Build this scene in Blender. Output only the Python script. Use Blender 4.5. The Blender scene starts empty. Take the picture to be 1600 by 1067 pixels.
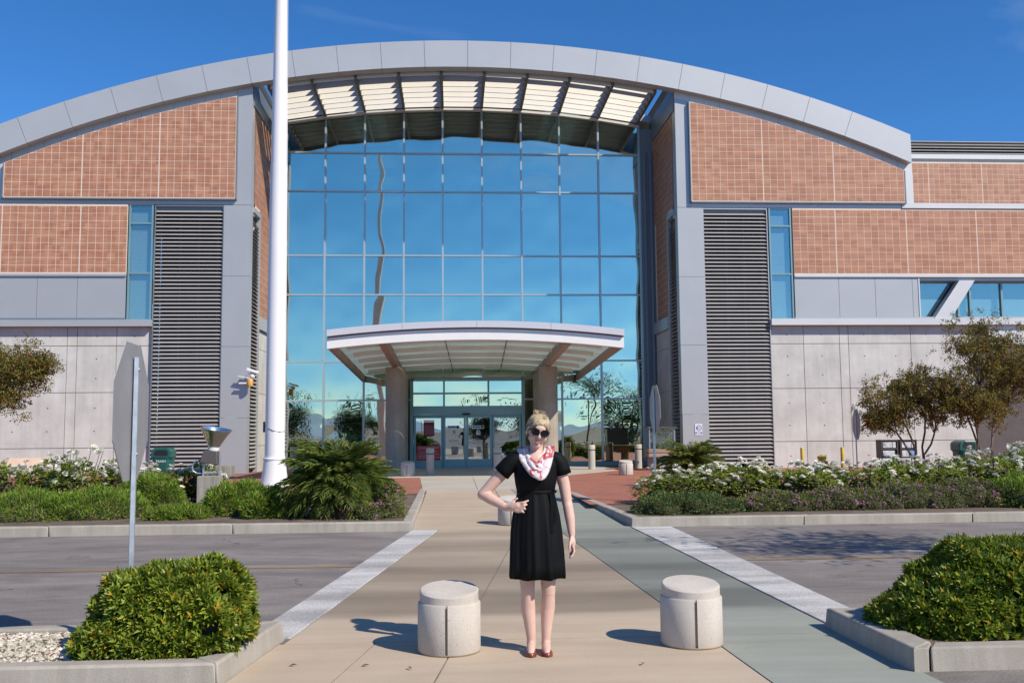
import bpy, bmesh, math, random
import numpy as np
from mathutils import Vector, Matrix, Euler
R = math.radians
def lerp(a, b, t): return a + (b - a) * t
scene = bpy.context.scene
COL = scene.collection
random.seed(7)

# ------------------------------------------------------------------ camera, sky, sun, exposure
cam_d = bpy.data.cameras.new('camera'); cam = bpy.data.objects.new('camera', cam_d); COL.objects.link(cam)
cam_d.sensor_width = 36.0; cam_d.lens = 33.75; cam_d.clip_start = 0.05; cam_d.clip_end = 20000
TH, PH, RO = math.atan(91 / 1500), math.atan(138.5 / 1500), 0.0085      # yaw, pitch, roll
fw = Vector((math.sin(TH) * math.cos(PH), math.cos(TH) * math.cos(PH), math.sin(PH)))
r0 = Vector((math.cos(TH), -math.sin(TH), 0)); u0 = r0.cross(fw)
rv = r0 * math.cos(RO) - u0 * math.sin(RO); uv = u0 * math.cos(RO) + r0 * math.sin(RO)
cm = Matrix((rv, uv, -fw)).transposed().to_4x4(); cm.translation = (0, 0, 1.55)
cam.matrix_world = cm
scene.camera = cam

SUN_EL, SUN_AZ = R(41), math.atan2(0.742, -0.67)
world = bpy.data.worlds.new('World'); scene.world = world; world.use_nodes = True
wn, wl = world.node_tree.nodes, world.node_tree.links
wn.clear()
wo = wn.new('ShaderNodeOutputWorld'); wb = wn.new('ShaderNodeBackground'); sky = wn.new('ShaderNodeTexSky')
sky.sky_type = 'NISHITA'; sky.sun_disc = False; sky.sun_elevation = SUN_EL; sky.sun_rotation = SUN_AZ
sky.air_density = 1.0; sky.dust_density = 0.0; sky.ozone_density = 9.0; sky.altitude = 1500
wb.inputs['Strength'].default_value = 0.145
# a few thin wisps of cirrus, over the whole sky
tc = wn.new('ShaderNodeTexCoord'); mp = wn.new('ShaderNodeMapping'); nz = wn.new('ShaderNodeTexNoise'); rp = wn.new('ShaderNodeValToRGB'); mx = wn.new('ShaderNodeMixRGB')
mp.inputs['Scale'].default_value = (2.2, 5.5, 9.0); mp.inputs['Rotation'].default_value = (0.2, 0.5, 0.6)
nz.inputs['Scale'].default_value = 1.1; nz.inputs['Detail'].default_value = 7; nz.inputs['Roughness'].default_value = 0.55; nz.inputs['Distortion'].default_value = 0.6
rp.color_ramp.elements[0].position = 0.58; rp.color_ramp.elements[0].color = (0, 0, 0, 1)
rp.color_ramp.elements[1].position = 0.85; rp.color_ramp.elements[1].color = (0.22, 0.22, 0.22, 1)
mx.inputs['Color2'].default_value = (4.2, 5.0, 6.0, 1)
wl.new(tc.outputs['Generated'], mp.inputs['Vector']); wl.new(mp.outputs['Vector'], nz.inputs['Vector']); wl.new(nz.outputs['Fac'], rp.inputs['Fac'])
wl.new(rp.outputs['Color'], mx.inputs['Fac']); hs = wn.new('ShaderNodeHueSaturation'); hs.inputs['Saturation'].default_value = 1.13; wl.new(sky.outputs['Color'], hs.inputs['Color']); wl.new(hs.outputs['Color'], mx.inputs['Color1']); wl.new(mx.outputs['Color'], wb.inputs['Color'])
wl.new(wb.outputs['Background'], wo.inputs['Surface'])

sun_d = bpy.data.lights.new('sun', 'SUN'); sun = bpy.data.objects.new('sun', sun_d); COL.objects.link(sun)
sun_d.energy = 4.9; sun_d.angle = R(0.53); sun_d.color = (1.0, 0.92, 0.80)
sd = Vector((math.sin(SUN_AZ) * math.cos(SUN_EL), math.cos(SUN_AZ) * math.cos(SUN_EL), math.sin(SUN_EL)))
sun.rotation_euler = sd.to_track_quat('Z', 'Y').to_euler(); sun.location = sd * 60
vs = scene.view_settings
vs.view_transform = 'Standard'; vs.look = 'None'; vs.exposure = 0.1; vs.gamma = 1.0; vs.use_curve_mapping = False
scene.cycles.max_bounces = 8; scene.cycles.transparent_max_bounces = 10; scene.cycles.glossy_bounces = 4
scene.cycles.caustics_reflective = False; scene.cycles.caustics_refractive = False

# ------------------------------------------------------------------ materials
def new_mat(name):
    m = bpy.data.materials.new(name); m.use_nodes = True
    n, l = m.node_tree.nodes, m.node_tree.links
    return m, n, l, n['Principled BSDF']
def nnoise(n, l, vec, scale, detail=4, rough=0.55, dist=0.0):
    t = n.new('ShaderNodeTexNoise'); t.inputs['Scale'].default_value = scale; t.inputs['Detail'].default_value = detail
    t.inputs['Roughness'].default_value = rough; t.inputs['Distortion'].default_value = dist
    l.new(vec, t.inputs['Vector']); return t.outputs['Fac']
def nramp(n, l, fac, p0, c0, p1, c1):
    r = n.new('ShaderNodeValToRGB'); e = r.color_ramp.elements
    e[0].position = p0; e[0].color = tuple(c0) + (1,) if len(c0) == 3 else c0
    e[1].position = p1; e[1].color = tuple(c1) + (1,) if len(c1) == 3 else c1
    l.new(fac, r.inputs['Fac']); return r.outputs['Color']
def nmix(n, l, fac, a, b, mode='MIX'):
    x = n.new('ShaderNodeMixRGB'); x.blend_type = mode
    for sock, v in (('Fac', fac), ('Color1', a), ('Color2', b)):
        if hasattr(v, 'node'): l.new(v, x.inputs[sock])
        elif sock == 'Fac': x.inputs[sock].default_value = v
        else: x.inputs[sock].default_value = tuple(v) + (1,) if len(v) == 3 else v
    return x.outputs['Color']
def nmath(n, l, op, a, b=None):
    x = n.new('ShaderNodeMath'); x.operation = op
    for i, v in enumerate((a, b)):
        if v is None: continue
        if hasattr(v, 'node'): l.new(v, x.inputs[i])
        else: x.inputs[i].default_value = v
    return x.outputs[0]
def npos(n): return n.new('ShaderNodeNewGeometry').outputs['Position']
def nbump(n, l, h, strength, dist, b):
    x = n.new('ShaderNodeBump'); x.inputs['Strength'].default_value = strength; x.inputs['Distance'].default_value = dist
    l.new(h, x.inputs['Height']); l.new(x.outputs['Normal'], b.inputs['Normal'])
def nmap(n, l, vec, scale):
    x = n.new('ShaderNodeMapping'); x.inputs['Scale'].default_value = scale; l.new(vec, x.inputs['Vector']); return x.outputs['Vector']

def plain(name, col, rough=0.6, metal=0.0, var=0.12, vs_=2.0, fine=0.06, fs=60.0, bump=0.0, spec=0.5, stretch=(1, 1, 1)):
    m, n, l, b = new_mat(name)
    p = nmap(n, l, npos(n), stretch)
    a = nnoise(n, l, p, vs_, 5); f = nnoise(n, l, p, fs, 3)
    c1 = nramp(n, l, a, 0.3, [c * (1 - var) for c in col], 0.7, [min(1, c * (1 + var)) for c in col])
    c2 = nramp(n, l, f, 0.3, [1 - fine] * 3, 0.7, [1 + 0] * 3)
    l.new(nmix(n, l, 1.0, c1, c2, 'MULTIPLY'), b.inputs['Base Color'])
    b.inputs['Roughness'].default_value = rough; b.inputs['Metallic'].default_value = metal; b.inputs['Specular IOR Level'].default_value = spec
    if bump: nbump(n, l, f, 0.6, bump, b)
    return m

MAT = {}
def concrete(name, col, streak=0.25, bump=0.002, spot=0.0):
    m, n, l, b = new_mat(name); p = npos(n)
    a = nnoise(n, l, p, 1.3, 6, 0.6); f = nnoise(n, l, p, 90, 3); v = nnoise(n, l, nmap(n, l, p, (3, 3, 0.25)), 1.6, 5, 0.65)
    c = nramp(n, l, a, 0.3, [x * 0.84 for x in col], 0.72, [x * 1.1 for x in col])
    c = nmix(n, l, streak, c, nramp(n, l, v, 0.38, (0.45, 0.42, 0.38), 0.62, (1, 1, 1)), 'MULTIPLY')
    c = nmix(n, l, 0.5, c, nramp(n, l, f, 0.35, (0.82, 0.82, 0.82), 0.65, (1.0, 1.0, 1.0)), 'MULTIPLY')
    if spot:
        w = n.new('ShaderNodeTexVoronoi'); w.inputs['Scale'].default_value = 55; l.new(p, w.inputs['Vector'])
        g = nnoise(n, l, p, 22, 2)
        k = nmath(n, l, 'MULTIPLY', nramp(n, l, w.outputs['Distance'], 0.10, (1, 1, 1), 0.19, (0, 0, 0)), nramp(n, l, g, 0.5, (0, 0, 0), 0.56, (1, 1, 1)))
        c = nmix(n, l, k, c, (0.16, 0.13, 0.10))
    l.new(c, b.inputs['Base Color']); b.inputs['Roughness'].default_value = 0.85; b.inputs['Specular IOR Level'].default_value = 0.25
    nbump(n, l, f, 0.5, bump, b)
    return m
MAT['concrete_wall'] = concrete('concrete_wall', (0.635, 0.625, 0.585), 0.16)
MAT['kerb'] = concrete('kerb', (0.44, 0.40, 0.34), 0.34, 0.004)
MAT['column'] = concrete('column', (0.44, 0.385, 0.32), 0.3)
MAT['precast'] = concrete('precast', (0.60, 0.54, 0.47), 0.10, 0.003, spot=1)
MAT['post'] = concrete('post', (0.55, 0.50, 0.44), 0.12, 0.003)
MAT['block'] = concrete('block', (0.40, 0.38, 0.33), 0.6)
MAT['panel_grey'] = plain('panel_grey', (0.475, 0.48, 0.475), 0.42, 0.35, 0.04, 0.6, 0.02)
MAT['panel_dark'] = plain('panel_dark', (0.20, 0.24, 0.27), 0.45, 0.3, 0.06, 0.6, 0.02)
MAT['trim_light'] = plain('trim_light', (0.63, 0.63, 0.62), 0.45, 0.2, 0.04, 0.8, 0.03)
MAT['fascia'] = plain('fascia', (0.52, 0.525, 0.52), 0.42, 0.3, 0.04, 0.5, 0.02)
MAT['joint_stain'] = plain('joint_stain', (0.30, 0.27, 0.22), 0.8, 0, 0.3, 3)
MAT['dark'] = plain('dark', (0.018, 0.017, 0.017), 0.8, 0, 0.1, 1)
MAT['slat'] = plain('slat', (0.42, 0.395, 0.37), 0.5, 0.25, 0.06, 1.5, 0.03)
MAT['slat_support'] = plain('slat_support', (0.09, 0.09, 0.095), 0.5, 0.3)
MAT['blade'] = plain('blade', (0.80, 0.76, 0.66), 0.55, 0, 0.04, 1, 0.03)
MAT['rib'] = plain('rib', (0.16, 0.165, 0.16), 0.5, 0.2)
MAT['mullion'] = plain('mullion', (0.46, 0.54, 0.56), 0.38, 0.4, 0.04, 1)
MAT['teal'] = plain('teal', (0.22, 0.37, 0.40), 0.42, 0.25, 0.05, 1)
MAT['white_metal'] = plain('white_metal', (0.80, 0.79, 0.77), 0.35, 0, 0.03, 1.5, 0.02)
MAT['cream'] = plain('cream', (0.78, 0.75, 0.68), 0.55, 0, 0.08, 1.2, 0.05)
MAT['tan_steel'] = plain('tan_steel', (0.36, 0.26, 0.21), 0.55, 0, 0.08, 1.2, 0.05)
MAT['gutter'] = plain('gutter', (0.62, 0.62, 0.66), 0.4, 0.1, 0.03, 1)
MAT['pole_white'] = plain('pole_white', (0.84, 0.80, 0.80), 0.28, 0, 0.03, 0.8, 0.03, spec=0.6)
MAT['galv'] = plain('galv', (0.48, 0.52, 0.56), 0.4, 0.6, 0.14, 14, 0.1, 90)
MAT['sign_back'] = plain('sign_back', (0.40, 0.39, 0.39), 0.45, 0.5, 0.07, 4, 0.04)
MAT['red'] = plain('red', (0.22, 0.018, 0.018), 0.5)
MAT['sign_red'] = plain('sign_red', (0.50, 0.02, 0.025), 0.4)
MAT['white'] = plain('white', (0.78, 0.78, 0.78), 0.5, 0, 0.04)
MAT['pink'] = plain('pink', (0.62, 0.45, 0.50), 0.5)
MAT['blue'] = plain('blue', (0.06, 0.12, 0.42), 0.5)
MAT['black'] = plain('black', (0.015, 0.015, 0.016), 0.45)
MAT['bin_green'] = plain('bin_green', (0.012, 0.10, 0.085), 0.35, 0, 0.1, 3)
MAT['yellow'] = plain('yellow', (0.60, 0.40, 0.05), 0.5, 0, 0.15, 6)
MAT['peach'] = plain('peach', (0.68, 0.50, 0.38), 0.6, 0, 0.06, 4)
MAT['wood'] = plain('wood', (0.34, 0.24, 0.18), 0.65, 0, 0.25, 3, 0.1, stretch=(1, 6, 6))
MAT['aluminium'] = plain('aluminium', (0.62, 0.64, 0.63), 0.24, 0.95, 0.06, 4)
MAT['bronze'] = plain('bronze', (0.12, 0.10, 0.09), 0.5, 0.2, 0.1, 4)
MAT['orange'] = plain('orange', (0.65, 0.35, 0.10), 0.4)
MAT['paper'] = plain('paper', (0.62, 0.64, 0.68), 0.6, 0, 0.35, 9)
MAT['paper_blue'] = plain('paper_blue', (0.18, 0.33, 0.62), 0.6, 0, 0.5, 9)
MAT['soil'] = plain('soil', (0.17, 0.125, 0.09), 0.95, 0, 0.35, 4, 0.4, 40, 0.01)
MAT['interior'] = plain('interior', (0.16, 0.17, 0.17), 0.8, 0, 0.2, 0.4)
MAT['interior_white'] = plain('interior_white', (0.62, 0.64, 0.64), 0.6, 0, 0.1, 0.5)
MAT['grout'] = plain('grout', (0.74, 0.64, 0.54), 0.9, 0, 0.06, 2)
MAT['bark'] = plain('bark', (0.16, 0.11, 0.085), 0.85, 0, 0.4, 9, 0.3, 50, 0.004)

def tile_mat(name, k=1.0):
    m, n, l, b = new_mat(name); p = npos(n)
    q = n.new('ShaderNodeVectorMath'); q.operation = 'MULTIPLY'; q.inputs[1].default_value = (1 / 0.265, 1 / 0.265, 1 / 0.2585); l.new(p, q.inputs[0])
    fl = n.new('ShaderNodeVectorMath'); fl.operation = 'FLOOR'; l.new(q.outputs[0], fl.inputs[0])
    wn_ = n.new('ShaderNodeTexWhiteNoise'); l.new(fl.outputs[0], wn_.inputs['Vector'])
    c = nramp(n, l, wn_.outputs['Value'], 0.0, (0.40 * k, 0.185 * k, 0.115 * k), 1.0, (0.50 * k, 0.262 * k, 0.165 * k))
    s = nnoise(n, l, nmap(n, l, p, (2.2, 2.2, 26)), 1.3, 5, 0.6, 0.3)
    c = nmix(n, l, 0.75, c, nramp(n, l, s, 0.36, (0.80, 0.72, 0.66), 0.66, (1.16, 1.13, 1.02)), 'MULTIPLY')
    l.new(c, b.inputs['Base Color']); b.inputs['Roughness'].default_value = 0.5; b.inputs['Specular IOR Level'].default_value = 0.4
    nbump(n, l, s, 0.3, 0.002, b); return m
MAT['tile'] = tile_mat('tile')
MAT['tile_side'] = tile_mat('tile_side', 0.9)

def glass_mat(name, refl, tint, tr, wav=0.012, ws=0.75):
    m = bpy.data.materials.new(name); m.use_nodes = True; n, l = m.node_tree.nodes, m.node_tree.links; n.clear()
    o = n.new('ShaderNodeOutputMaterial'); g = n.new('ShaderNodeBsdfGlossy'); t = n.new('ShaderNodeBsdfTransparent'); x = n.new('ShaderNodeMixShader')
    g.inputs['Color'].default_value = tint + (1,); g.inputs['Roughness'].default_value = 0.0; t.inputs['Color'].default_value = tr + (1,)
    x.inputs['Fac'].default_value = refl
    oi = n.new('ShaderNodeObjectInfo'); ad = n.new('ShaderNodeVectorMath'); ad.operation = 'ADD'
    sc = n.new('ShaderNodeVectorMath'); sc.operation = 'SCALE'; sc.inputs['Scale'].default_value = 1.0
    cb = n.new('ShaderNodeCombineXYZ')
    for i in range(3): l.new(nmath(n, l, 'MULTIPLY', oi.outputs['Random'], 31.0 + 17 * i), cb.inputs[i])
    l.new(npos(n), ad.inputs[0]); l.new(cb.outputs[0], ad.inputs[1])
    h = nnoise(n, l, ad.outputs[0], ws, 1.0, 0.4)
    bp = n.new('ShaderNodeBump'); bp.inputs['Strength'].default_value = 1.0; bp.inputs['Distance'].default_value = wav
    l.new(h, bp.inputs['Height']); l.new(bp.outputs['Normal'], g.inputs['Normal'])
    l.new(t.outputs[0], x.inputs[1]); l.new(g.outputs[0], x.inputs[2]); l.new(x.outputs[0], o.inputs['Surface']); return m
MAT['glass'] = glass_mat('glass', 0.69, (0.84, 0.90, 0.735), (0.62, 0.72, 0.72), 0.024, 0.55)
MAT['glass_door'] = glass_mat('glass_door', 0.55, (0.80, 0.90, 0.92), (0.45, 0.52, 0.52), 0.006, 0.6)
MAT['glass_blind'] = glass_mat('glass_blind', 0.30, (0.84, 0.90, 0.80), (0.84, 0.93, 0.93), 0.003, 0.6)
MAT['glass_roof'] = glass_mat('glass_roof', 0.25, (0.8, 0.88, 0.86), (0.62, 0.72, 0.70), 0.002, 0.6)
def blind_mat():
    m, n, l, b = new_mat('blind'); w = n.new('ShaderNodeTexWave'); w.bands_direction = 'Z'; w.inputs['Scale'].default_value = 4.2; w.inputs['Distortion'].default_value = 0.3
    l.new(npos(n), w.inputs['Vector']); l.new(nramp(n, l, w.outputs['Fac'], 0.2, (0.40, 0.44, 0.46), 0.8, (0.74, 0.76, 0.76)), b.inputs['Base Color']); return m
MAT['blind'] = blind_mat()
def frost_mat():
    m, n, l, b = new_mat('frost'); o = n['Material Output']; t = n.new('ShaderNodeBsdfTranslucent'); t.inputs['Color'].default_value = (0.62, 0.70, 0.68, 1)
    b.inputs['Base Color'].default_value = (0.55, 0.62, 0.60, 1); b.inputs['Roughness'].default_value = 0.25
    x = n.new('ShaderNodeMixShader'); x.inputs['Fac'].default_value = 0.6; l.new(b.outputs[0], x.inputs[1]); l.new(t.outputs[0], x.inputs[2]); l.new(x.outputs[0], o.inputs['Surface']); return m
MAT['frost'] = frost_mat()

def leaf_mat(name, dark, light, accent=None, acc=0.08, trans=0.3, rough=0.5):
    m = bpy.data.materials.new(name); m.use_nodes = True; n, l = m.node_tree.nodes, m.node_tree.links
    b = n['Principled BSDF']; o = n['Material Output']
    g = n.new('ShaderNodeNewGeometry'); rnd = g.outputs['Random Per Island']
    r = n.new('ShaderNodeValToRGB'); e = r.color_ramp.elements
    e[0].position = 0.0; e[0].color = dark + (1,); e[1].position = 0.9; e[1].color = light + (1,)
    if accent:
        e[1].position = 1 - acc - 0.02; x = r.color_ramp.elements.new(1 - acc); x.color = accent + (1,)
    l.new(rnd, r.inputs['Fac'])
    big = nnoise(n, l, g.outputs['Position'], 2.6, 3)
    c = nmix(n, l, 1.0, r.outputs['Color'], nramp(n, l, big, 0.3, (0.78, 0.80, 0.72), 0.7, (1.15, 1.12, 1.05)), 'MULTIPLY')
    l.new(c, b.inputs['Base Color']); b.inputs['Roughness'].default_value = rough; b.inputs['Specular IOR Level'].default_value = 0.4
    t = n.new('ShaderNodeBsdfTranslucent'); l.new(c, t.inputs['Color']); x = n.new('ShaderNodeMixShader'); x.inputs['Fac'].default_value = trans
    l.new(b.outputs[0], x.inputs[1]); l.new(t.outputs[0], x.inputs[2]); l.new(x.outputs[0], o.inputs['Surface']); return m
MAT['leaf_pitto'] = leaf_mat('leaf_pitto', (0.085, 0.15, 0.016), (0.32, 0.385, 0.05), (0.48, 0.33, 0.04), 0.06, 0.28, 0.38)
MAT['leaf_rose'] = leaf_mat('leaf_rose', (0.15, 0.24, 0.04), (0.42, 0.50, 0.085), (0.34, 0.18, 0.05), 0.08, 0.45)
MAT['leaf_juniper'] = leaf_mat('leaf_juniper', (0.10, 0.21, 0.022), (0.32, 0.46, 0.055), (0.40, 0.31, 0.12), 0.05, 0.3)
MAT['leaf_hedge'] = leaf_mat('leaf_hedge', (0.05, 0.11, 0.03), (0.15, 0.22, 0.06), (0.26, 0.13, 0.06), 0.08, 0.25)
MAT['leaf_lantana'] = leaf_mat('leaf_lantana', (0.09, 0.14, 0.035), (0.25, 0.29, 0.08), (0.26, 0.14, 0.08), 0.12, 0.3)
MAT['leaf_crape'] = leaf_mat('leaf_crape', (0.10, 0.105, 0.022), (0.30, 0.265, 0.065), (0.36, 0.15, 0.045), 0.14, 0.4)
MAT['leaf_palm'] = leaf_mat('leaf_palm', (0.13, 0.20, 0.04), (0.36, 0.43, 0.12), (0.42, 0.32, 0.10), 0.06, 0.35, 0.40)
MAT['leaf_dry'] = leaf_mat('leaf_dry', (0.20, 0.13, 0.05), (0.36, 0.25, 0.11), None, 0, 0.2)
MAT['leaf_tree'] = leaf_mat('leaf_tree', (0.025, 0.05, 0.014), (0.08, 0.12, 0.03), None, 0, 0.2)
MAT['petal_white'] = leaf_mat('petal_white', (0.84, 0.81, 0.76), (0.92, 0.91, 0.88), None, 0, 0.3)
MAT['petal_purple'] = leaf_mat('petal_purple', (0.42, 0.16, 0.46), (0.62, 0.30, 0.62), (0.7, 0.35, 0.42), 0.1, 0.3)
MAT['stem'] = plain('stem', (0.055, 0.05, 0.02), 0.9, 0, 0.3, 12)

# ------------------------------------------------------------------ mesh helpers
class MB:
    def __init__(s): s.v = []; s.f = []
    def add(s, vs, fs):
        k = len(s.v); s.v += [tuple(p) for p in vs]; s.f += [tuple(k + i for i in q) for q in fs]; return s
    def box(s, x0, x1, y0, y1, z0, z1):
        return s.add([(x0, y0, z0), (x1, y0, z0), (x1, y1, z0), (x0, y1, z0), (x0, y0, z1), (x1, y0, z1), (x1, y1, z1), (x0, y1, z1)],
                     [(0, 3, 2, 1), (4, 5, 6, 7), (0, 1, 5, 4), (1, 2, 6, 5), (2, 3, 7, 6), (3, 0, 4, 7)])
    def prism_xz(s, pts, y0, y1):
        n = len(pts); v = [(x, y0, z) for x, z in pts] + [(x, y1, z) for x, z in pts]
        return s.add(v, [tuple(range(n)), tuple(range(2 * n - 1, n - 1, -1))] + [(i, i + n, (i + 1) % n + n, (i + 1) % n) for i in range(n)])
    def prism_xy(s, pts, z0, z1):
        n = len(pts); z0 = z0 if isinstance(z0, (list, tuple)) else [z0] * n; z1 = z1 if isinstance(z1, (list, tuple)) else [z1] * n
        v = [(p[0], p[1], z) for p, z in zip(pts, z0)] + [(p[0], p[1], z) for p, z in zip(pts, z1)]
        return s.add(v, [tuple(range(n - 1, -1, -1)), tuple(range(n, 2 * n))] + [(i, (i + 1) % n, (i + 1) % n + n, i + n) for i in range(n)])
    def beam(s, p, q, w, h, up=(0, 0, 1)):
        p, q = Vector(p), Vector(q); d = (q - p).normalized(); a = d.cross(Vector(up)).normalized(); b = a.cross(d)
        c = [(-w / 2, -h / 2), (w / 2, -h / 2), (w / 2, h / 2), (-w / 2, h / 2)]
        return s.add([t + a * i + b * j for t in (p, q) for i, j in c], [(3, 2, 1, 0), (4, 5, 6, 7)] + [(i, (i + 1) % 4, (i + 1) % 4 + 4, i + 4) for i in range(4)])
    def tube(s, pts, rad, n=10, cap=True):
        pts = [Vector(p) for p in pts]; rad = rad if isinstance(rad, (list, tuple)) else [rad] * len(pts); k = len(s.v); ref = None
        for i, p in enumerate(pts):
            d = (pts[min(i + 1, len(pts) - 1)] - pts[max(i - 1, 0)]).normalized()
            if ref is None: ref = d.orthogonal().normalized()
            a = (ref - d * ref.dot(d)).normalized(); ref = a; b = d.cross(a)
            s.v += [tuple(p + (a * math.cos(2 * math.pi * j / n) + b * math.sin(2 * math.pi * j / n)) * rad[i]) for j in range(n)]
        for i in range(len(pts) - 1):
            s.f += [(k + i * n + j, k + i * n + (j + 1) % n, k + (i + 1) * n + (j + 1) % n, k + (i + 1) * n + j) for j in range(n)]
        if cap:
            s.f.append(tuple(k + j for j in range(n - 1, -1, -1))); e = k + (len(pts) - 1) * n; s.f.append(tuple(e + j for j in range(n)))
        return s
    def lathe(s, prof, c=(0, 0, 0), n=32, mat=None):
        k = len(s.v); mm = mat or Matrix.Identity(3)
        for r, z in prof:
            s.v += [tuple(Vector(c) + mm @ Vector((r * math.cos(2 * math.pi * j / n), r * math.sin(2 * math.pi * j / n), z))) for j in range(n)]
        for i in range(len(prof) - 1):
            s.f += [(k + i * n + j, k + i * n + (j + 1) % n, k + (i + 1) * n + (j + 1) % n, k + (i + 1) * n + j) for j in range(n)]
        if prof[0][0] > 1e-5: s.f.append(tuple(k + j for j in range(n - 1, -1, -1)))
        if prof[-1][0] > 1e-5: e = k + (len(prof) - 1) * n; s.f.append(tuple(e + j for j in range(n)))
        return s
    def mesh(s, name):
        me = bpy.data.meshes.new(name); me.from_pydata(s.v, [], s.f); me.update()
        b = bmesh.new(); b.from_mesh(me); bmesh.ops.remove_doubles(b, verts=b.verts, dist=1e-6); bmesh.ops.recalc_face_normals(b, faces=b.faces); b.to_mesh(me); b.free()
        return me

WORLD = {}
def _attach(o, parent, loc=None):
    if loc is not None: o.location = loc
    if parent is not None:
        o.parent = parent; o.matrix_parent_inverse = Matrix.Translation(-Vector(WORLD.get(parent, (0, 0, 0))))
    WORLD[o] = Vector(loc) if loc is not None else Vector((0, 0, 0))
def obj(name, mb, mat, parent=None, loc=None, smooth=None, bevel=0, kind=None):
    """one mesh object; mesh coordinates are world coordinates unless loc is given"""
    me = mb.mesh(name) if isinstance(mb, MB) else mb
    o = bpy.data.objects.new(name, me); COL.objects.link(o)
    if not me.materials: me.materials.append(MAT[mat] if isinstance(mat, str) else mat)
    _attach(o, parent, loc)
    if smooth is not None:
        me.shade_smooth()
        if smooth < 180: me.set_sharp_from_angle(angle=R(smooth))
    if bevel:
        bv = o.modifiers.new('bevel', 'BEVEL'); bv.width = bevel; bv.segments = 2; bv.limit_method = 'ANGLE'
    if kind: o['kind'] = kind
    return o
def thing(name, label, cat, loc=(0, 0, 0), group=None, rotz=0):
    o = bpy.data.objects.new(name, None); COL.objects.link(o); o.empty_display_size = 0.2
    o.location = loc; o.rotation_euler = (0, 0, rotz); WORLD[o] = Vector(loc); tag(o, label, cat, group); return o
def part(name, parent, loc=(0, 0, 0)):
    o = bpy.data.objects.new(name, None); COL.objects.link(o); o.empty_display_size = 0.1; _attach(o, parent, loc); return o
def tag(o, label, cat, group=None):
    o['label'] = label; o['category'] = cat
    if group: o['group'] = group
    return o
def lobj(name, mb, mat, parent, smooth=None, bevel=0, kind=None):
    """a part whose mesh is in its parent's own coordinates"""
    o = obj(name, mb, mat, None, None, smooth, bevel, kind); o.parent = parent; return o
def copy_tree(src, loc, label=None, rotz=None, group=None, scale=None):
    def cp(s, par):
        c = s.copy(); COL.objects.link(c); c.parent = par
        for ch in s.children: cp(ch, c)
        return c
    c = cp(src, None); c.location = loc
    if rotz is not None: c.rotation_euler = (0, 0, rotz)
    if scale is not None: c.scale = scale
    if label: c['label'] = label
    if group: c['group'] = group
    return c
def text_mesh(body, size, name='lettering'):
    cu = bpy.data.curves.new(name, 'FONT'); cu.body = body; cu.size = size; cu.align_x = 'CENTER'; cu.align_y = 'CENTER'; cu.extrude = 0.001
    t = bpy.data.objects.new(name, cu); COL.objects.link(t); dg = bpy.context.evaluated_depsgraph_get()
    me = bpy.data.meshes.new_from_object(t.evaluated_get(dg)); COL.objects.unlink(t); bpy.data.objects.remove(t); return me
# ------------------------------------------------------------------ ground, road, paving, kerbs
def structure(name, mb, mat, **k):
    o = obj(name, mb, mat, **k); o['kind'] = 'structure'; return o
def asphalt_mat():
    m, n, l, b = new_mat('asphalt'); p = npos(n)
    a = nnoise(n, l, nmap(n, l, p, (0.6, 1.2, 1)), 0.9, 7, 0.68, 0.6); g = nnoise(n, l, p, 58, 5, 0.8); f = nnoise(n, l, nmap(n, l, p, (0.5, 1.8, 1)), 1.3, 6, 0.7, 0.8)
    c = nramp(n, l, a, 0.3, (0.165, 0.145, 0.132), 0.72, (0.30, 0.266, 0.244))
    c = nmix(n, l, 0.65, c, nramp(n, l, f, 0.35, (0.66, 0.65, 0.66), 0.65, (1.12, 1.11, 1.09)), 'MULTIPLY')
    c = nmix(n, l, 0.9, c, nramp(n, l, g, 0.32, (0.55, 0.55, 0.55), 0.68, (1.45, 1.45, 1.45)), 'MULTIPLY')
    # hairline cracks
    w = n.new('ShaderNodeTexVoronoi'); w.feature = 'DISTANCE_TO_EDGE'; w.inputs['Scale'].default_value = 0.42
    d = n.new('ShaderNodeMixRGB'); d.inputs['Fac'].default_value = 0.16; l.new(p, d.inputs['Color1']); nn = n.new('ShaderNodeTexNoise'); nn.inputs['Scale'].default_value = 1.7; nn.inputs['Detail'].default_value = 5
    l.new(p, nn.inputs['Vector']); sc = n.new('ShaderNodeVectorMath'); sc.operation = 'SCALE'; sc.inputs['Scale'].default_value = 8; l.new(nn.outputs['Color'], sc.inputs[0]); l.new(sc.outputs[0], d.inputs['Color2'])
    l.new(d.outputs['Color'], w.inputs['Vector'])
    k = nramp(n, l, w.outputs['Distance'], 0.003, (1, 1, 1), 0.010, (0, 0, 0)); brk = nramp(n, l, nnoise(n, l, p, 0.8, 2), 0.48, (0, 0, 0), 0.58, (1, 1, 1))
    c = nmix(n, l, nmath(n, l, 'MULTIPLY', nmath(n, l, 'MULTIPLY', k, brk), 0.55), c, (0.035, 0.033, 0.033))
    l.new(c, b.inputs['Base Color']); b.inputs['Roughness'].default_value = 0.85; b.inputs['Specular IOR Level'].default_value = 0.3
    nbump(n, l, g, 0.7, 0.006, b); return m
MAT['asphalt'] = asphalt_mat()
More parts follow.
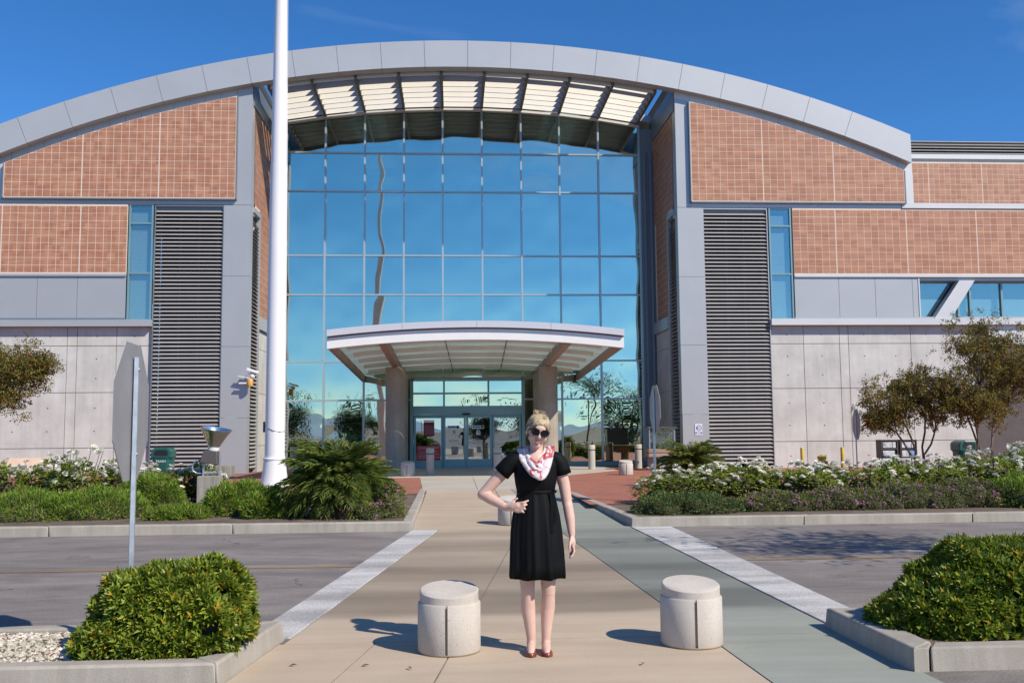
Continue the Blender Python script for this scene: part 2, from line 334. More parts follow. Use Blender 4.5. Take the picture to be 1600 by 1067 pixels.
def paving_mat(name, col, bands):
    m, n, l, b = new_mat(name); p = npos(n)
    a = nnoise(n, l, p, 0.7, 6, 0.6); f = nnoise(n, l, p, 120, 3); s = nnoise(n, l, nmap(n, l, p, (0.35, 3.0, 1)), 1.1, 5, 0.6); d = nnoise(n, l, p, 5.5, 3)
    c = nramp(n, l, a, 0.3, [x * 0.90 for x in col], 0.72, [x * 1.08 for x in col])
    c = nmix(n, l, 0.45, c, nramp(n, l, s, 0.36, (0.80, 0.79, 0.78), 0.62, (1.05, 1.05, 1.05)), 'MULTIPLY')
    c = nmix(n, l, 0.6, c, nramp(n, l, f, 0.35, (0.86, 0.86, 0.86), 0.65, (1.04, 1.04, 1.04)), 'MULTIPLY')
    c = nmix(n, l, 0.7, c, nramp(n, l, d, 0.70, (1, 1, 1), 0.80, (0.62, 0.60, 0.58)), 'MULTIPLY')
    if bands:      # grime that traffic has rubbed into the crossing, lane by lane
        sp = n.new('ShaderNodeSeparateXYZ'); l.new(p, sp.inputs[0])
        wob = nmath(n, l, 'ADD', sp.outputs['Y'], nmath(n, l, 'MULTIPLY', nnoise(n, l, nmap(n, l, p, (0.25, 0.6, 1)), 1.5, 4), 0.9))
        r = n.new('ShaderNodeValToRGB'); e = r.color_ramp.elements; r.color_ramp.interpolation = 'EASE'
        y0, y1 = 7.0, 17.0; stops = [(8.1, 1.0), (8.5, 0.56), (9.2, 0.50), (9.7, 0.72), (10.3, 0.62), (10.9, 0.50), (11.5, 0.70), (12.3, 0.80), (12.9, 0.60), (13.5, 0.62), (14.1, 0.84), (14.7, 0.70), (15.4, 0.95)]
        for i, (yy, v) in enumerate(stops):
            q = e[i] if i < 2 else e.new((yy - y0) / (y1 - y0)); q.position = (yy - y0) / (y1 - y0); q.color = (v, v * 0.985, v * 0.985, 1)
        l.new(nmath(n, l, 'DIVIDE', nmath(n, l, 'SUBTRACT', wob, y0 + 0.45), y1 - y0), r.inputs['Fac'])
        c = nmix(n, l, 1.0, c, r.outputs['Color'], 'MULTIPLY')
    l.new(c, b.inputs['Base Color']); b.inputs['Roughness'].default_value = 0.8; b.inputs['Specular IOR Level'].default_value = 0.3
    nbump(n, l, f, 0.4, 0.002, b); return m
MAT['tan_paving'] = paving_mat('tan_paving', (0.515, 0.42, 0.308), True)
MAT['green_paving'] = paving_mat('green_paving', (0.315, 0.335, 0.285), True)
MAT['apron'] = paving_mat('apron', (0.50, 0.455, 0.385), False)
def brick_mat():
    m, n, l, b = new_mat('brick_paving'); p = npos(n)
    t = n.new('ShaderNodeTexBrick'); t.inputs['Scale'].default_value = 1.0; t.inputs['Mortar Size'].default_value = 0.008; t.inputs['Brick Width'].default_value = 0.2; t.inputs['Row Height'].default_value = 0.1
    t.inputs['Color1'].default_value = (0.33, 0.115, 0.075, 1); t.inputs['Color2'].default_value = (0.42, 0.16, 0.10, 1); t.inputs['Mortar'].default_value = (0.24, 0.12, 0.09, 1)
    mp_ = n.new('ShaderNodeMapping'); mp_.inputs['Rotation'].default_value = (0, 0, R(45)); l.new(p, mp_.inputs['Vector']); l.new(mp_.outputs['Vector'], t.inputs['Vector'])
    a = nnoise(n, l, p, 0.8, 5); c = nmix(n, l, 0.6, t.outputs['Color'], nramp(n, l, a, 0.3, (0.78, 0.76, 0.76), 0.7, (1.12, 1.08, 1.05)), 'MULTIPLY')
    l.new(c, b.inputs['Base Color']); b.inputs['Roughness'].default_value = 0.8; return m
MAT['brick_paving'] = brick_mat()
def worn_paint(name, col, under, wear):
    m, n, l, b = new_mat(name); p = npos(n); g = nnoise(n, l, p, 60, 4, 0.7); a = nnoise(n, l, nmap(n, l, p, (0.5, 1.5, 1)), 1.4, 5)
    k = nramp(n, l, nmath(n, l, 'ADD', nmath(n, l, 'MULTIPLY', g, 0.6), nmath(n, l, 'MULTIPLY', a, 0.5)), wear, under, wear + 0.16, col)
    l.new(k, b.inputs['Base Color']); b.inputs['Roughness'].default_value = 0.8; nbump(n, l, g, 0.6, 0.004, b); return m
MAT['white_band'] = worn_paint('white_band', (0.60, 0.575, 0.545), (0.30, 0.285, 0.27), 0.47)
MAT['yellow_line'] = worn_paint('yellow_line', (0.34, 0.20, 0.055), (0.16, 0.125, 0.085), 0.46)

structure('ground', MB().add([(-6000, -6000, -0.06), (6000, -6000, -0.06), (6000, 6000, -0.06), (-6000, 6000, -0.06)], [(0, 1, 2, 3)]), plain('earth', (0.20, 0.17, 0.13), 0.95, 0, 0.3, 0.05))
structure('road', MB().add([(-90, -80, 0), (90, -80, 0), (90, 15.36, 0), (-90, 15.36, 0)], [(0, 1, 2, 3)]), 'asphalt')
for x0, x1 in ((-60, -0.98), (3.36, 60)):
    structure('lane_line', MB().add([(x0, 11.30, 0.004), (x1, 11.30, 0.004), (x1, 11.41, 0.004), (x0, 11.41, 0.004)], [(0, 1, 2, 3)]), 'yellow_line')

def inner_l(y): return lerp(-1.22, -0.25, (y - 7.56) / 7.66)          # path side of the left white band
def seam(y): return lerp(1.93, 1.65, (y - 5.92) / 8.04)
def joint(y): return lerp(-0.13, 0.63, (y - 6.11) / 6.0)
def inner_r(y): return lerp(2.93, 2.78, (y - 7.61) / 7.76)
def rise(y): return 0.006 if y < 15.4 else (0.154 if y > 23 else lerp(0.006, 0.154, (y - 15.4) / 7.6))
for nm, pts in (('white_edge_band', [(-1.58, 7.46), (-1.235, 7.50), (-0.26, 15.22), (-0.66, 15.28)]), ('white_edge_band', [(2.945, 7.52), (3.38, 7.52), (3.43, 15.28), (2.80, 15.36)])):
    structure(nm, MB().prism_xy(pts, -0.02, 0.012), 'white_band', bevel=0.004)
path = bpy.data.objects.new('path', None); COL.objects.link(path); path['kind'] = 'structure'; WORLD[path] = Vector((0, 0, 0))
g = 0.007
def slab(y0, y1, fa, fb, mat):
    p = [(fa(y0) + g, y0 + g), (fb(y0) - g, y0 + g), (fb(y1) - g, y1 - g), (fa(y1) + g, y1 - g)]
    z = [rise(q[1]) for q in p]
    obj('slab', MB().prism_xy(p, [q - 0.05 for q in z], z), mat, path)
left_near = lambda y: -1.44 + (y - 6.14) * 0.13 if y < 7.5 else inner_l(y)
wedge = lambda y: lerp(-0.59, -0.72, (7.2 - y) / 1.0) if y < 7.25 else -9
bed_l = lambda y: -0.655; bed_r = lambda y: lerp(2.80, 2.55, (y - 15.4) / 6.4)
for y0, y1 in ((-8, -4), (-4, 0), (0, 3.6), (3.6, 7.28)):
    slab(y0, y1, left_near, lambda y: lerp(-0.59, -0.72, (7.2 - y) / 1.0) if y > 3.6 else -1.2, 'tan_paving'); slab(y0, y1, lambda y: lerp(-0.59, -0.72, (7.2 - y) / 1.0) if y > 3.6 else -1.2, joint, 'tan_paving')
    slab(y0, y1, joint, seam, 'tan_paving'); slab(y0, y1, seam, inner_r, 'green_paving')
slab(7.28, 15.3, inner_l, joint, 'tan_paving'); slab(7.28, 15.3, joint, seam, 'tan_paving'); slab(7.28, 15.3, seam, inner_r, 'green_paving')
jn = lambda y: lerp(1.03, 0.95, (y - 15.3) / 8)
slab(15.3, 19.4, bed_l, jn, 'tan_paving'); slab(15.3, 19.4, jn, lambda y: seam(y), 'tan_paving'); slab(15.3, 19.4, seam, bed_r, 'green_paving')
slab(19.4, 23.0, bed_l, jn, 'tan_paving'); slab(19.4, 23.0, jn, seam, 'tan_paving'); slab(19.4, 23.0, seam, bed_r, 'green_paving')
slab(23.0, 29.4, lambda y: lerp(-0.75, -1.05, (y - 23) / 6.4), lambda y: 0.55, 'apron'); slab(23.0, 29.4, lambda y: 0.55, lambda y: lerp(2.55, 2.9, (y - 23) / 6.4), 'apron')
structure('pavement_apron', MB().prism_xy([(-3.3, 29.42), (3.2, 29.42), (5.6, 33.0), (5.6, 37.35), (-4.8, 37.35), (-4.8, 33.0)], 0.05, 0.158), 'apron')
structure('brick_plaza', MB().add([(-30, 21.8, 0.146), (-0.66, 21.8, 0.146), (-0.66, 39.0, 0.146), (-30, 39.0, 0.146)], [(0, 1, 2, 3)]).add([(2.55, 18.2, 0.146), (30, 21.6, 0.146), (30, 39.0, 0.146), (-0.66, 39.0, 0.146), (-0.66, 23.0, 0.146), (2.55, 23.0, 0.146)], [(0, 1, 2, 3, 4, 5)]), 'brick_paving')
structure('planting_bed', MB().prism_xy([(-60, 15.34), (-0.80, 15.34), (-0.80, 21.82), (-60, 21.82)], 0.0, 0.135), 'soil')
structure('planting_bed', MB().prism_xy([(2.92, 15.5), (60, 15.5), (60, 21.65), (2.7, 18.25)], 0.0, 0.137), 'soil')
structure('planting_bed', MB().prism_xy([(-14, 6.27), (-1.5, 6.27), (-1.4, 7.32), (-14, 7.32)], 0.0, 0.115), 'soil')
structure('planting_bed', MB().prism_xy([(3.1, 6.25), (14, 6.25), (14, 7.38), (3.1, 7.38)], 0.0, 0.115), 'soil')

def kerb(name, runs, z=0.15):
    """runs: list of (outer polyline pair, inner pair, cut list) -> stones with open joints"""
    k = bpy.data.objects.new(name, None); COL.objects.link(k); k['kind'] = 'structure'; WORLD[k] = Vector((0, 0, 0))
    for (a, b, c, d, n) in runs:     # a-b outer edge, d-c inner edge
        for i in range(n):
            t0, t1 = i / n, (i + 1) / n; L = math.hypot(b[0] - a[0], b[1] - a[1]); e = 0.006 / L
            P = lambda p, q, t: (lerp(p[0], q[0], t), lerp(p[1], q[1], t))
            s0, s1 = t0 + (e if i else 0), t1 - e
            ga, gb = P(a, b, s0), P(a, b, s1); ia, ib = P(d, c, s0), P(d, c, s1)
            # battered outer face: the top edge stands back 2 cm
            v = [ga, gb, ib, ia]; mb = MB(); ox, oy = (ia[0] - ga[0]), (ia[1] - ga[1]); w = math.hypot(ox, oy); ux, uy = ox / w * 0.022, oy / w * 0.022
            top = [(ga[0] + ux, ga[1] + uy), (gb[0] + ux, gb[1] + uy), ib, ia]; zz = z + random.uniform(-0.003, 0.003)
            mb.add([(p[0], p[1], -0.03) for p in v] + [(p[0], p[1], zz) for p in top], [(3, 2, 1, 0), (4, 5, 6, 7)] + [(j, (j + 1) % 4, (j + 1) % 4 + 4, j + 4) for j in range(4)])
            obj('kerb_stone', mb, 'kerb', k, bevel=0.018, smooth=35)
    return k
kerb('kerb', [((-42, 15.2), (-0.64, 15.2), (-0.82, 15.37), (-42, 15.37), 15), ((-0.64, 15.2), (-0.66, 23.85), (-0.84, 23.85), (-0.82, 15.37), 3)])
kerb('kerb', [((2.80, 15.34), (42, 15.34), (42, 15.51), (2.98, 15.51), 14), ((2.52, 22.0), (2.80, 15.34), (2.98, 15.51), (2.72, 22.0), 3)])
kerb('kerb', [((-14, 6.12), (-1.44, 6.12), (-1.62, 6.28), (-14, 6.28), 5), ((-1.44, 6.12), (-1.27, 7.46), (-1.45, 7.31), (-1.62, 6.28), 1), ((-1.27, 7.46), (-14, 7.46), (-14, 7.31), (-1.45, 7.31), 5)])
kerb('kerb', [((3.02, 6.10), (14, 6.10), (14, 6.26), (3.12, 6.26), 4), ((2.88, 7.52), (2.90, 6.09), (3.115, 6.26), (3.11, 7.37), 1), ((14, 7.52), (2.88, 7.52), (3.11, 7.37), (14, 7.37), 4)])
obj('kerb_stone', MB().prism_xy([(2.905, 6.085), (3.005, 6.095), (3.105, 6.255), (3.10, 6.262)], -0.03, 0.149), 'kerb', [o for o in COL.objects if o.name.startswith('kerb') and o.type == 'EMPTY'][-1], bevel=0.012)
# ------------------------------------------------------------------ the building
XC, YF, YC, CZ = 0.47, 33.5, 37.5, -26.1          # axis, front plane, glass plane, centre of the arch
RO_, RI_ = 41.51, 40.55
def arc(x, r): return CZ + math.sqrt(max(0.0, r * r - (x - XC) ** 2))
bld = thing('building', 'large arched civic building with glass hall between terracotta tile and concrete wings', 'building', (XC, YF, 0.15))
# --- arch fascia, one panel per joint
DX = 1.553
xs = [XC + (i + 0.03) * DX for i in range(-11, 11)]
angs = [math.asin((x - XC) / RO_) for x in xs]; angs[-1] = math.asin((16.62 - XC) / RO_); angs[0] = math.asin((-16.0 - XC) / RO_)
END = {angs[0]: -16.0, angs[-1]: 16.62}
for a0, a1 in zip(angs[:-1], angs[1:]):
    e = 0.00016
    if a1 == angs[-1] or a0 == angs[0]: i0, i1 = (math.asin((END[angs[0]] - XC) / RI_) if a0 == angs[0] else a0 + e), (math.asin((END[angs[-1]] - XC) / RI_) if a1 == angs[-1] else a1 - e)
    else: i0, i1 = a0 + e, a1 - e
    pts = [(XC + r * math.sin(a), CZ + r * math.cos(a)) for r, aa in ((RI_, (i0, (i0 + i1) / 2, i1)), (RO_, (a1 - e, (a0 + a1) / 2, a0 + e))) for a in aa]
    obj('fascia_panel', MB().prism_xz([(min(END[angs[-1]], max(END[angs[0]], x)), z) for x, z in pts], 33.2, 33.62), 'fascia', bld)
back = [(XC + r * math.sin(a), CZ + r * math.cos(a)) for r, aa in ((RI_ + 0.02, np.linspace(angs[0], angs[-1], 40)), (RO_ - 0.02, np.linspace(angs[-1], angs[0], 40))) for a in aa]
o = MB(); k = 40
for i in range(k - 1): o.prism_xz([back[i], back[i + 1], back[2 * k - 2 - i], back[2 * k - 1 - i]], 33.23, 33.6)
obj('fascia_core', o, 'joint_stain', bld)
o = MB()
for i in range(k - 1): o.prism_xz([back[i], back[i + 1], back[2 * k - 2 - i], back[2 * k - 1 - i]], 33.625, 33.66)
obj('fascia_rear', o, 'panel_dark', bld)  # dark sheet added so the arch's shaded rear mirrors dark in the glass
# --- barrel roof behind the fascia
def vault(x0, x1, y0, y1, r, th, name, mat):
    m = MB(); q = [x0 + (x1 - x0) * i / 14 for i in range(15)]
    for a, b in zip(q[:-1], q[1:]): m.add([(a, y0, arc(a, r)), (b, y0, arc(b, r)), (b, y1, arc(b, r)), (a, y1, arc(a, r)), (a, y0, arc(a, r) - th), (b, y0, arc(b, r) - th), (b, y1, arc(b, r) - th), (a, y1, arc(a, r) - th)], [(0, 1, 2, 3), (7, 6, 5, 4), (0, 4, 5, 1), (2, 6, 7, 3)])
    return obj(name, m, mat, bld)
vault(-15.5, XC - 7.62, 33.63, 58, RO_ - 0.12, 0.2, 'roof', 'panel_grey'); vault(XC + 7.62, 16.4, 33.63, 58, RO_ - 0.12, 0.2, 'roof', 'panel_grey')
for xa, xb, mt, nm in ((XC - 7.6, -4.35, 'panel_grey', 'roof'), (-4.34, -2.85, 'frost', 'skylight'), (-2.84, 3.75, 'panel_grey', 'roof'), (3.76, 5.25, 'frost', 'skylight'), (5.26, XC + 7.6, 'panel_grey', 'roof')):
    vault(xa, xb, YC + 0.1, 58, RO_ - 0.5, 0.3 if nm == 'roof' else 0.04, nm, mt)

PT = 0.265; PZ = 0.2585; GAP = 0.017
tile_cache = {}; counts = {'n': 0}
def tiles(parent, x0, x1, z0, z1, y, top_r=None, single=True, mat='tile', joints=(), thick=0.03):
    """terracotta tiles on a grout bed; the top row is cut along the arch"""
    stuff = MB(); ncol = max(1, round((x1 - x0) / PT)); px = (x1 - x0) / ncol
    for c in range(ncol):
        a, b = x0 + c * px + GAP / 2, x0 + (c + 1) * px - GAP / 2
        for j in joints:
            if abs(x0 + c * px - j) < px / 2: a += 0.012
            if abs(x0 + (c + 1) * px - j) < px / 2: b -= 0.012
        zr = z0
        while True:
            lo, hi = zr + GAP / 2, zr + PZ - GAP / 2
            ta, tb = (z1, z1) if top_r is None else (arc(a, top_r), arc(b, top_r))
            if max(ta, tb) - lo < 0.03 or lo > 40: break
            ha, hb = min(hi, ta), min(hi, tb)
            if min(ha, hb) - lo < 0.004:      # a corner sliver
                lowx, highx = (a, b) if ta < tb else (b, a); t = (lo - min(ta, tb)) / (max(ta, tb) - min(ta, tb)); xm = lerp(lowx, highx, t)
                poly = [(xm, lo), (highx, lo), (highx, max(ha, hb))]
            else: poly = [(a, lo), (b, lo), (b, hb), (a, ha)]
            if single and counts['n'] < 300:
                key = tuple((round(p[0] - a, 3), round(p[1] - lo, 3)) for p in poly)
                if key not in tile_cache: tile_cache[key] = MB().prism_xz([(p[0] - a, p[1] - lo) for p in poly], 0, thick).mesh('tile')
                obj('tile', tile_cache[key], mat, parent, (a, y, lo)); counts['n'] += 1
            else: stuff.prism_xz(poly, y, y + thick)
            zr += PZ
            if top_r is None and zr + PZ > z1 + 0.06: break
    if stuff.v: obj('tile_field', stuff, mat, parent, kind='stuff')
def upper_panel(s):
    h0, h1 = 8.06, 15.93; x0, x1 = sorted((XC + s * h0, XC + s * h1)); TR = 40.24; yb = 33.36
    p = part('tile_panel', bld, (XC + s * 12, YF, 9.7))
    pts = [(x0, 9.66), (x1, 9.66)] + [(x, arc(x, TR) + 0.01) for x in np.linspace(x1, x0, 14)]
    obj('grout_bed', MB().prism_xz(pts, yb + 0.003, YF + 0.05), 'grout', p)
    tiles(p, x0 + 0.02, x1 - 0.02, 9.685, 99, yb, TR, True, joints=[XC + s * (15.93 - 2.65 * i) for i in (1, 2)] if s < 0 else [XC + s * (8.06 + 2.62 * i) for i in (1, 2)])
    obj('panel_edge', MB().box(x0 - 0.03, x1 + 0.03, yb - 0.01, YF, 9.615, 9.66).box(x0 - 0.035, x0 - 0.002, yb - 0.01, YF, 9.62, arc(x0, TR)).box(x1 + 0.002, x1 + 0.035, yb - 0.01, YF, 9.62, arc(x1, TR)), 'panel_dark', p)
    # grey frame round the tiles
    m = MB(); n = 16
    for a, b in zip(np.linspace(XC + s * 7.55, XC + s * 16.3, n + 1)[:-1], np.linspace(XC + s * 7.55, XC + s * 16.3, n + 1)[1:]):
        a, b = sorted((a, b)); m.prism_xz([(a + .004, arc(a, TR) - 0.3 if 8.04 < abs((a + b) / 2 - XC) < 15.9 else 9.2), (b - .004, arc(b, TR) - 0.3 if 8.04 < abs((a + b) / 2 - XC) < 15.9 else 9.2), (b - .004, arc(b, RI_ + 0.2)), (a + .004, arc(a, RI_ + 0.2))], YF, 34.2)
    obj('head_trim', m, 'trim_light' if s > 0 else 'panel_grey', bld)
    xa, xb = sorted((XC + s * 7.55, XC + s * 8.07)); obj('pier_panel', MB().prism_xz([(xa, 9.47), (xb, 9.47), (xb, arc(xb, 40.3)), (xa, arc(xa, 40.3))], YF - 0.02, 34.0), 'panel_grey', bld)
    xa, xb = sorted((XC + s * 15.9, XC + s * 16.3)); obj('end_panel', MB().prism_xz([(xa, 9.47), (xb, 9.47), (xb, arc(xb, 40.3)), (xa, arc(xa, 40.3))], YF - 0.022, 44.0), 'trim_light', bld)
    xa, xb = sorted((XC + s * 8.06, XC + s * 16.3)); obj('wall_backing', MB().prism_xz([(xa, 9.3), (xb, 9.3)] + [(x, arc(x, 40.3)) for x in np.linspace(xb, xa, 12)], YF + 0.06, 34.3), 'panel_dark', bld)
def louver(s, axis='x'):
    """a tall screen of sloping blades before a dark void"""
    p = part('louver_screen', bld, (XC + s * 9.65, YF, 0.2))
    x0, x1 = sorted((XC + s * 8.50, XC + s * 10.80)); z0, z1 = 0.32, 9.40
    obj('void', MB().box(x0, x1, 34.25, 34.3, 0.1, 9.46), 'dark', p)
    obj('screen_frame', MB().box(x0 - .03, x0, YF - .01, 34.2, .15, 9.46).box(x1, x1 + .03, YF - .01, 34.2, .15, 9.46).box(x0 - .03, x1 + .03, YF - .012, 34.2, 9.40, 9.46), 'panel_dark' if s < 0 else 'panel_grey', p)
    for t in (0.06, 0.36, 0.64, 0.92):
        x = lerp(x0, x1, t); obj('screen_post', MB().box(x - .02, x + .02, YF + .12, YF + .16, .15, 9.4), 'slat_support', p)
    n = int((z1 - z0) / 0.1345); w = x1 - x0 - 0.02
    me = MB().prism_xy([(0, 0), (w, 0), (w, .11), (0, .11)], [0, 0, .085, .085], [.012, .012, .097, .097]).mesh('louver_slat')
    for i in range(n): obj('louver_slat', me, 'slat', p, (x0 + 0.01, YF - 0.0, z0 + i * 0.1345))
    # the same screen on the inner side of the pier
    q = part('louver_screen', bld, (XC + s * 7.55, 34.2, 0.2)); xs_ = XC + s * 7.55
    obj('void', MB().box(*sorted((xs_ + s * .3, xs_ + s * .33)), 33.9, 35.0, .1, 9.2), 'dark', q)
    me2 = MB().add([(0, 0, 0), (0, .98, 0), (s * .11, .98, .085), (s * .11, 0, .085), (0, 0, .012), (0, .98, .012), (s * .11, .98, .097), (s * .11, 0, .097)], [(0, 3, 2, 1), (4, 5, 6, 7), (0, 1, 5, 4), (1, 2, 6, 5), (2, 3, 7, 6), (3, 0, 4, 7)]).mesh('louver_slat')
    for i in range(int(8.75 / 0.1345)): obj('louver_slat', me2, 'slat', q, (xs_ - s * .03, 33.93, z0 + i * 0.1345))
def window_strip(s):
    x0, x1 = sorted((XC + s * 10.88, XC + s * 11.70)); zs = [5.43, 7.05, 8.80, 9.46]
    w = part('window', bld, ((x0 + x1) / 2, YF, 5.43))
    fr = MB(); fr.box(x0, x0 + .055, YF - .02, YF + .12, 5.43, 9.46).box(x1 - .055, x1, YF - .02, YF + .12, 5.43, 9.46)
    for z in zs: fr.box(x0 + .055, x1 - .055, YF - .015, YF + .12, max(5.43, z - .03), min(9.46, z + .03))
    obj('window_frame', fr, 'teal', w)
    for a, b in zip(zs[:-1], zs[1:]): obj('pane', MB().box(x0 + .05, x1 - .05, YF + .04, YF + .055, a + .025, b - .025), 'glass_blind', w)
    obj('blind', MB().box(x0 + .05, x1 - .05, YF + .14, YF + .16, 5.43, 9.46), 'blind', w)
def lower_wing(s, hmax):
    xa = XC + s * 11.75; xb = XC + s * hmax; x0, x1 = sorted((xa, xb))
    p = part('tile_panel', bld, (XC + s * 14, YF, 7.03))
    obj('grout_bed', MB().box(x0, x1, YF - .037, YF + .3, 7.02, 9.45), 'grout', p)
    tiles(p, x0, x1, 7.07, 9.43, YF - .04, None, False, joints=[XC + s * (13.34 + 2.65 * i) for i in range(-1, 5)])
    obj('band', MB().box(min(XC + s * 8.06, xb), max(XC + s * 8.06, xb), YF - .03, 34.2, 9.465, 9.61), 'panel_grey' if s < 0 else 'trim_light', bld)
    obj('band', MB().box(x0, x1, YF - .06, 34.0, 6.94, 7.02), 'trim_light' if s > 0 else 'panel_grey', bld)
    # flush metal panels
    lim = hmax if s < 0 else 16.36
    ed = [11.75, 13.38, 14.72] + ([16.2, 18.6, 21.0, 23.4, hmax] if s < 0 else [16.1, 16.36])
    for a, b in zip(ed[:-1], ed[1:]):
        q0, q1 = sorted((XC + s * a, XC + s * b)); obj('metal_panel', MB().box(q0 + .006, q1 - .006, YF, 34.0, 5.50, 6.93), 'panel_grey', bld)
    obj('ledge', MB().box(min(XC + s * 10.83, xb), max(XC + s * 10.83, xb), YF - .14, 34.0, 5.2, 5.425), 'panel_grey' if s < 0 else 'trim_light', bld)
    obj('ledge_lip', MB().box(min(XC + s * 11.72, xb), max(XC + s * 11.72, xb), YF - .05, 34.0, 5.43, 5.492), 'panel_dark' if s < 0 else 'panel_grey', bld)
    # precast concrete wall in panels with tie holes
    w = part('concrete_wall', bld, (XC + s * 13.5, YF, 0.15)); hs = [10.84, 12.05, 13.37, 13.70, 16.0, 18.3] if s > 0 else [10.84, 12.05, 13.37, 13.70, 16.0, 18.3, 20.6, 22.9, hmax]; zs = [0.05, 1.07, 2.95, 4.55, 5.2]; holes = MB()
    for a, b in zip(hs[:-1], hs[1:]):
        for c, d in zip(zs[:-1], zs[1:]):
            q0, q1 = sorted((XC + s * a, XC + s * b)); obj('concrete_panel', MB().box(q0 + .010, q1 - .010, YF + .12, 34.2, c + .010, d - .010), 'concrete_wall', w)
            if b - a > 0.5:
                for xx in ([lerp(q0, q1, .5)] if b - a < 1.5 else [lerp(q0, q1, .25), lerp(q0, q1, .75)]):
                    for zz in ([c + (d - c) * .5] if d - c < 1.2 else [c + (d - c) * .3, c + (d - c) * .72]): holes.lathe([(0.0, 0), (.022, 0.0)], (xx, YF + .117, zz), 8, Matrix.Rotation(R(90), 3, 'X'))
    obj('tie_holes', holes, 'dark', w, kind='stuff'); obj('wall_core', MB().box(min(XC + s * 10.84, xb), max(XC + s * 10.84, xb), YF + .15, 34.15, 0, 5.2), 'bronze', w)
def pier(s):
    x0, x1 = sorted((XC + s * 7.55, XC + s * 8.47)); zz = [0.15, 2.05, 4.5, 6.95, 9.46]
    for a, b in zip(zz[:-1], zz[1:]): obj('pier_panel', MB().box(x0, x1, YF - (.02 if a > 1 else .05), 33.88, a + .005, b - .005), 'panel_grey', bld)
def return_wall(s):
    """the side of the recess, from the pier back to the glass"""
    x = XC + s * 7.55; x2 = x + s * .35; a0, a1 = sorted((x, x2))
    p = part('return_wall', bld, (x, 35.5, 0.15))
    obj('side_backing', MB().box(*sorted((x + s * .004, x2)), 35.0, YC + .3, .05, arc(x, 40.35)), 'grout', p)
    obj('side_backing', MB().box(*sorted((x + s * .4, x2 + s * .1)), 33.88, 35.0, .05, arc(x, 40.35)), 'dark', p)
    st = MB()
    z = 5.75
    while z < arc(x, 40.2) - .3:
        y0 = 35.03 if z < 9.5 else 33.95
        n = int((YC - .1 - y0) / PT)
        for i in range(n): st.box(*sorted((x, x + s * .03)), y0 + i * PT + GAP / 2, y0 + (i + 1) * PT - GAP / 2, z + GAP / 2, z + PZ - GAP / 2)
        z += PZ
    obj('tile_field', st, 'tile_side', p, kind='stuff')
    obj('side_backing', MB().box(*sorted((x + s * .004, x2)), 33.9, 34.99, 9.5, arc(x, 40.35)), 'grout', p)
    obj('side_frame', MB().box(*sorted((x - s * .05, x + s * .1)), 34.93, 35.02, .15, 9.5).box(*sorted((x - s * .052, x + s * .1)), 33.9, 35.02, 9.3, 9.48), 'panel_grey', p)
    obj('side_ledge', MB().box(*sorted((x - s * .12, x + s * .1)), 35.03, YC, 5.25, 5.70), 'panel_grey', p)
    for c, d in zip([.05, 1.07, 2.95, 4.55], [1.07, 2.95, 4.55, 5.24]): obj('concrete_panel', MB().box(*sorted((x - s * .03, x + s * .1)), 35.03, YC - .02, c + .01, d - .01), 'concrete_wall', p)
    obj('side_cap', MB().prism_xz([(a, arc(x, 40.2) - .35), (b, arc(x, 40.2) - .35), (b, arc(x, RI_) + .1), (a, arc(x, RI_) + .1)] if False else [(a0 - (.04 if s > 0 else 0), arc(x, 40.2) - .3), (a1 + (.04 if s < 0 else 0), arc(x, 40.2) - .3), (a1 + (.04 if s < 0 else 0), arc(x, RI_) + .25), (a0 - (.04 if s > 0 else 0), arc(x, RI_) + .25)], 33.64, YC + .3), 'panel_dark', p)
for s in (-1, 1):
    upper_panel(s); louver(s); window_strip(s); lower_wing(s, 26.5); pier(s); return_wall(s)

# --- right wing beyond the arch
obj('window_wall', MB().box(16.82, 27, YF + .05, 34.3, 5.43, 5.5).box(16.82, 27, YF + .05, 34.3, 6.82, 6.935), 'panel_grey', bld)
wr = part('window', bld, (19, YF, 5.5)); fx = [16.86, 18.40, 18.86, 20.07, 21.4, 22.8, 24.2, 25.6, 27.0]
obj('window_frame', MB().box(16.83, 27, 33.78, 33.92, 5.5, 5.54).box(16.83, 27, 33.78, 33.92, 6.77, 6.82).box(*(16.83, 16.9, 33.77, 33.93, 5.5, 6.82)).box(18.37, 18.43, 33.77, 33.93, 5.5, 6.82).box(18.83, 18.9, 33.77, 33.93, 5.5, 6.82).box(20.03, 20.1, 33.77, 33.93, 5.5, 6.82).box(21.37, 21.43, 33.77, 33.93, 5.5, 6.82), 'teal', wr)
for a, b in zip(fx[:-1], fx[1:]): obj('pane', MB().box(a + .02, b - .02, 33.84, 33.855, 5.53, 6.78), 'glass_blind', wr)
obj('blind', MB().box(16.9, 27, 34.0, 34.02, 5.5, 6.2), 'interior_white', wr); obj('room', MB().box(16.9, 27, 34.6, 34.65, 5.4, 6.9), 'interior', wr)
obj('brace', MB().prism_xz([(17.30, 5.43), (17.92, 5.43), (18.87, 6.82), (18.30, 6.82)], 33.42, 33.74), 'trim_light', bld)
obj('jamb', MB().box(16.79, 16.84, YF - .02, 34.2, 5.43, 6.93), 'trim_light', bld)
obj('metal_panel', MB().box(19.35, 27, YF + .02, 34.2, 4.5, 5.19), 'trim_light', bld)
wg = part('window', bld, (20.5, YF, 0.4)); gx = [18.80, 19.70, 20.60, 21.5, 22.4, 23.3, 24.2]
for x in gx: obj('window_frame', MB().box(x - .03, x + .03, 33.7, 33.85, .15, 4.5), 'teal', wg)
obj('window_frame', MB().box(18.8, 24.2, 33.72, 33.84, .95, 1.03).box(18.8, 24.2, 33.72, 33.84, 2.6, 2.66).box(18.8, 24.2, 33.72, 33.84, .15, .25), 'teal', wg)
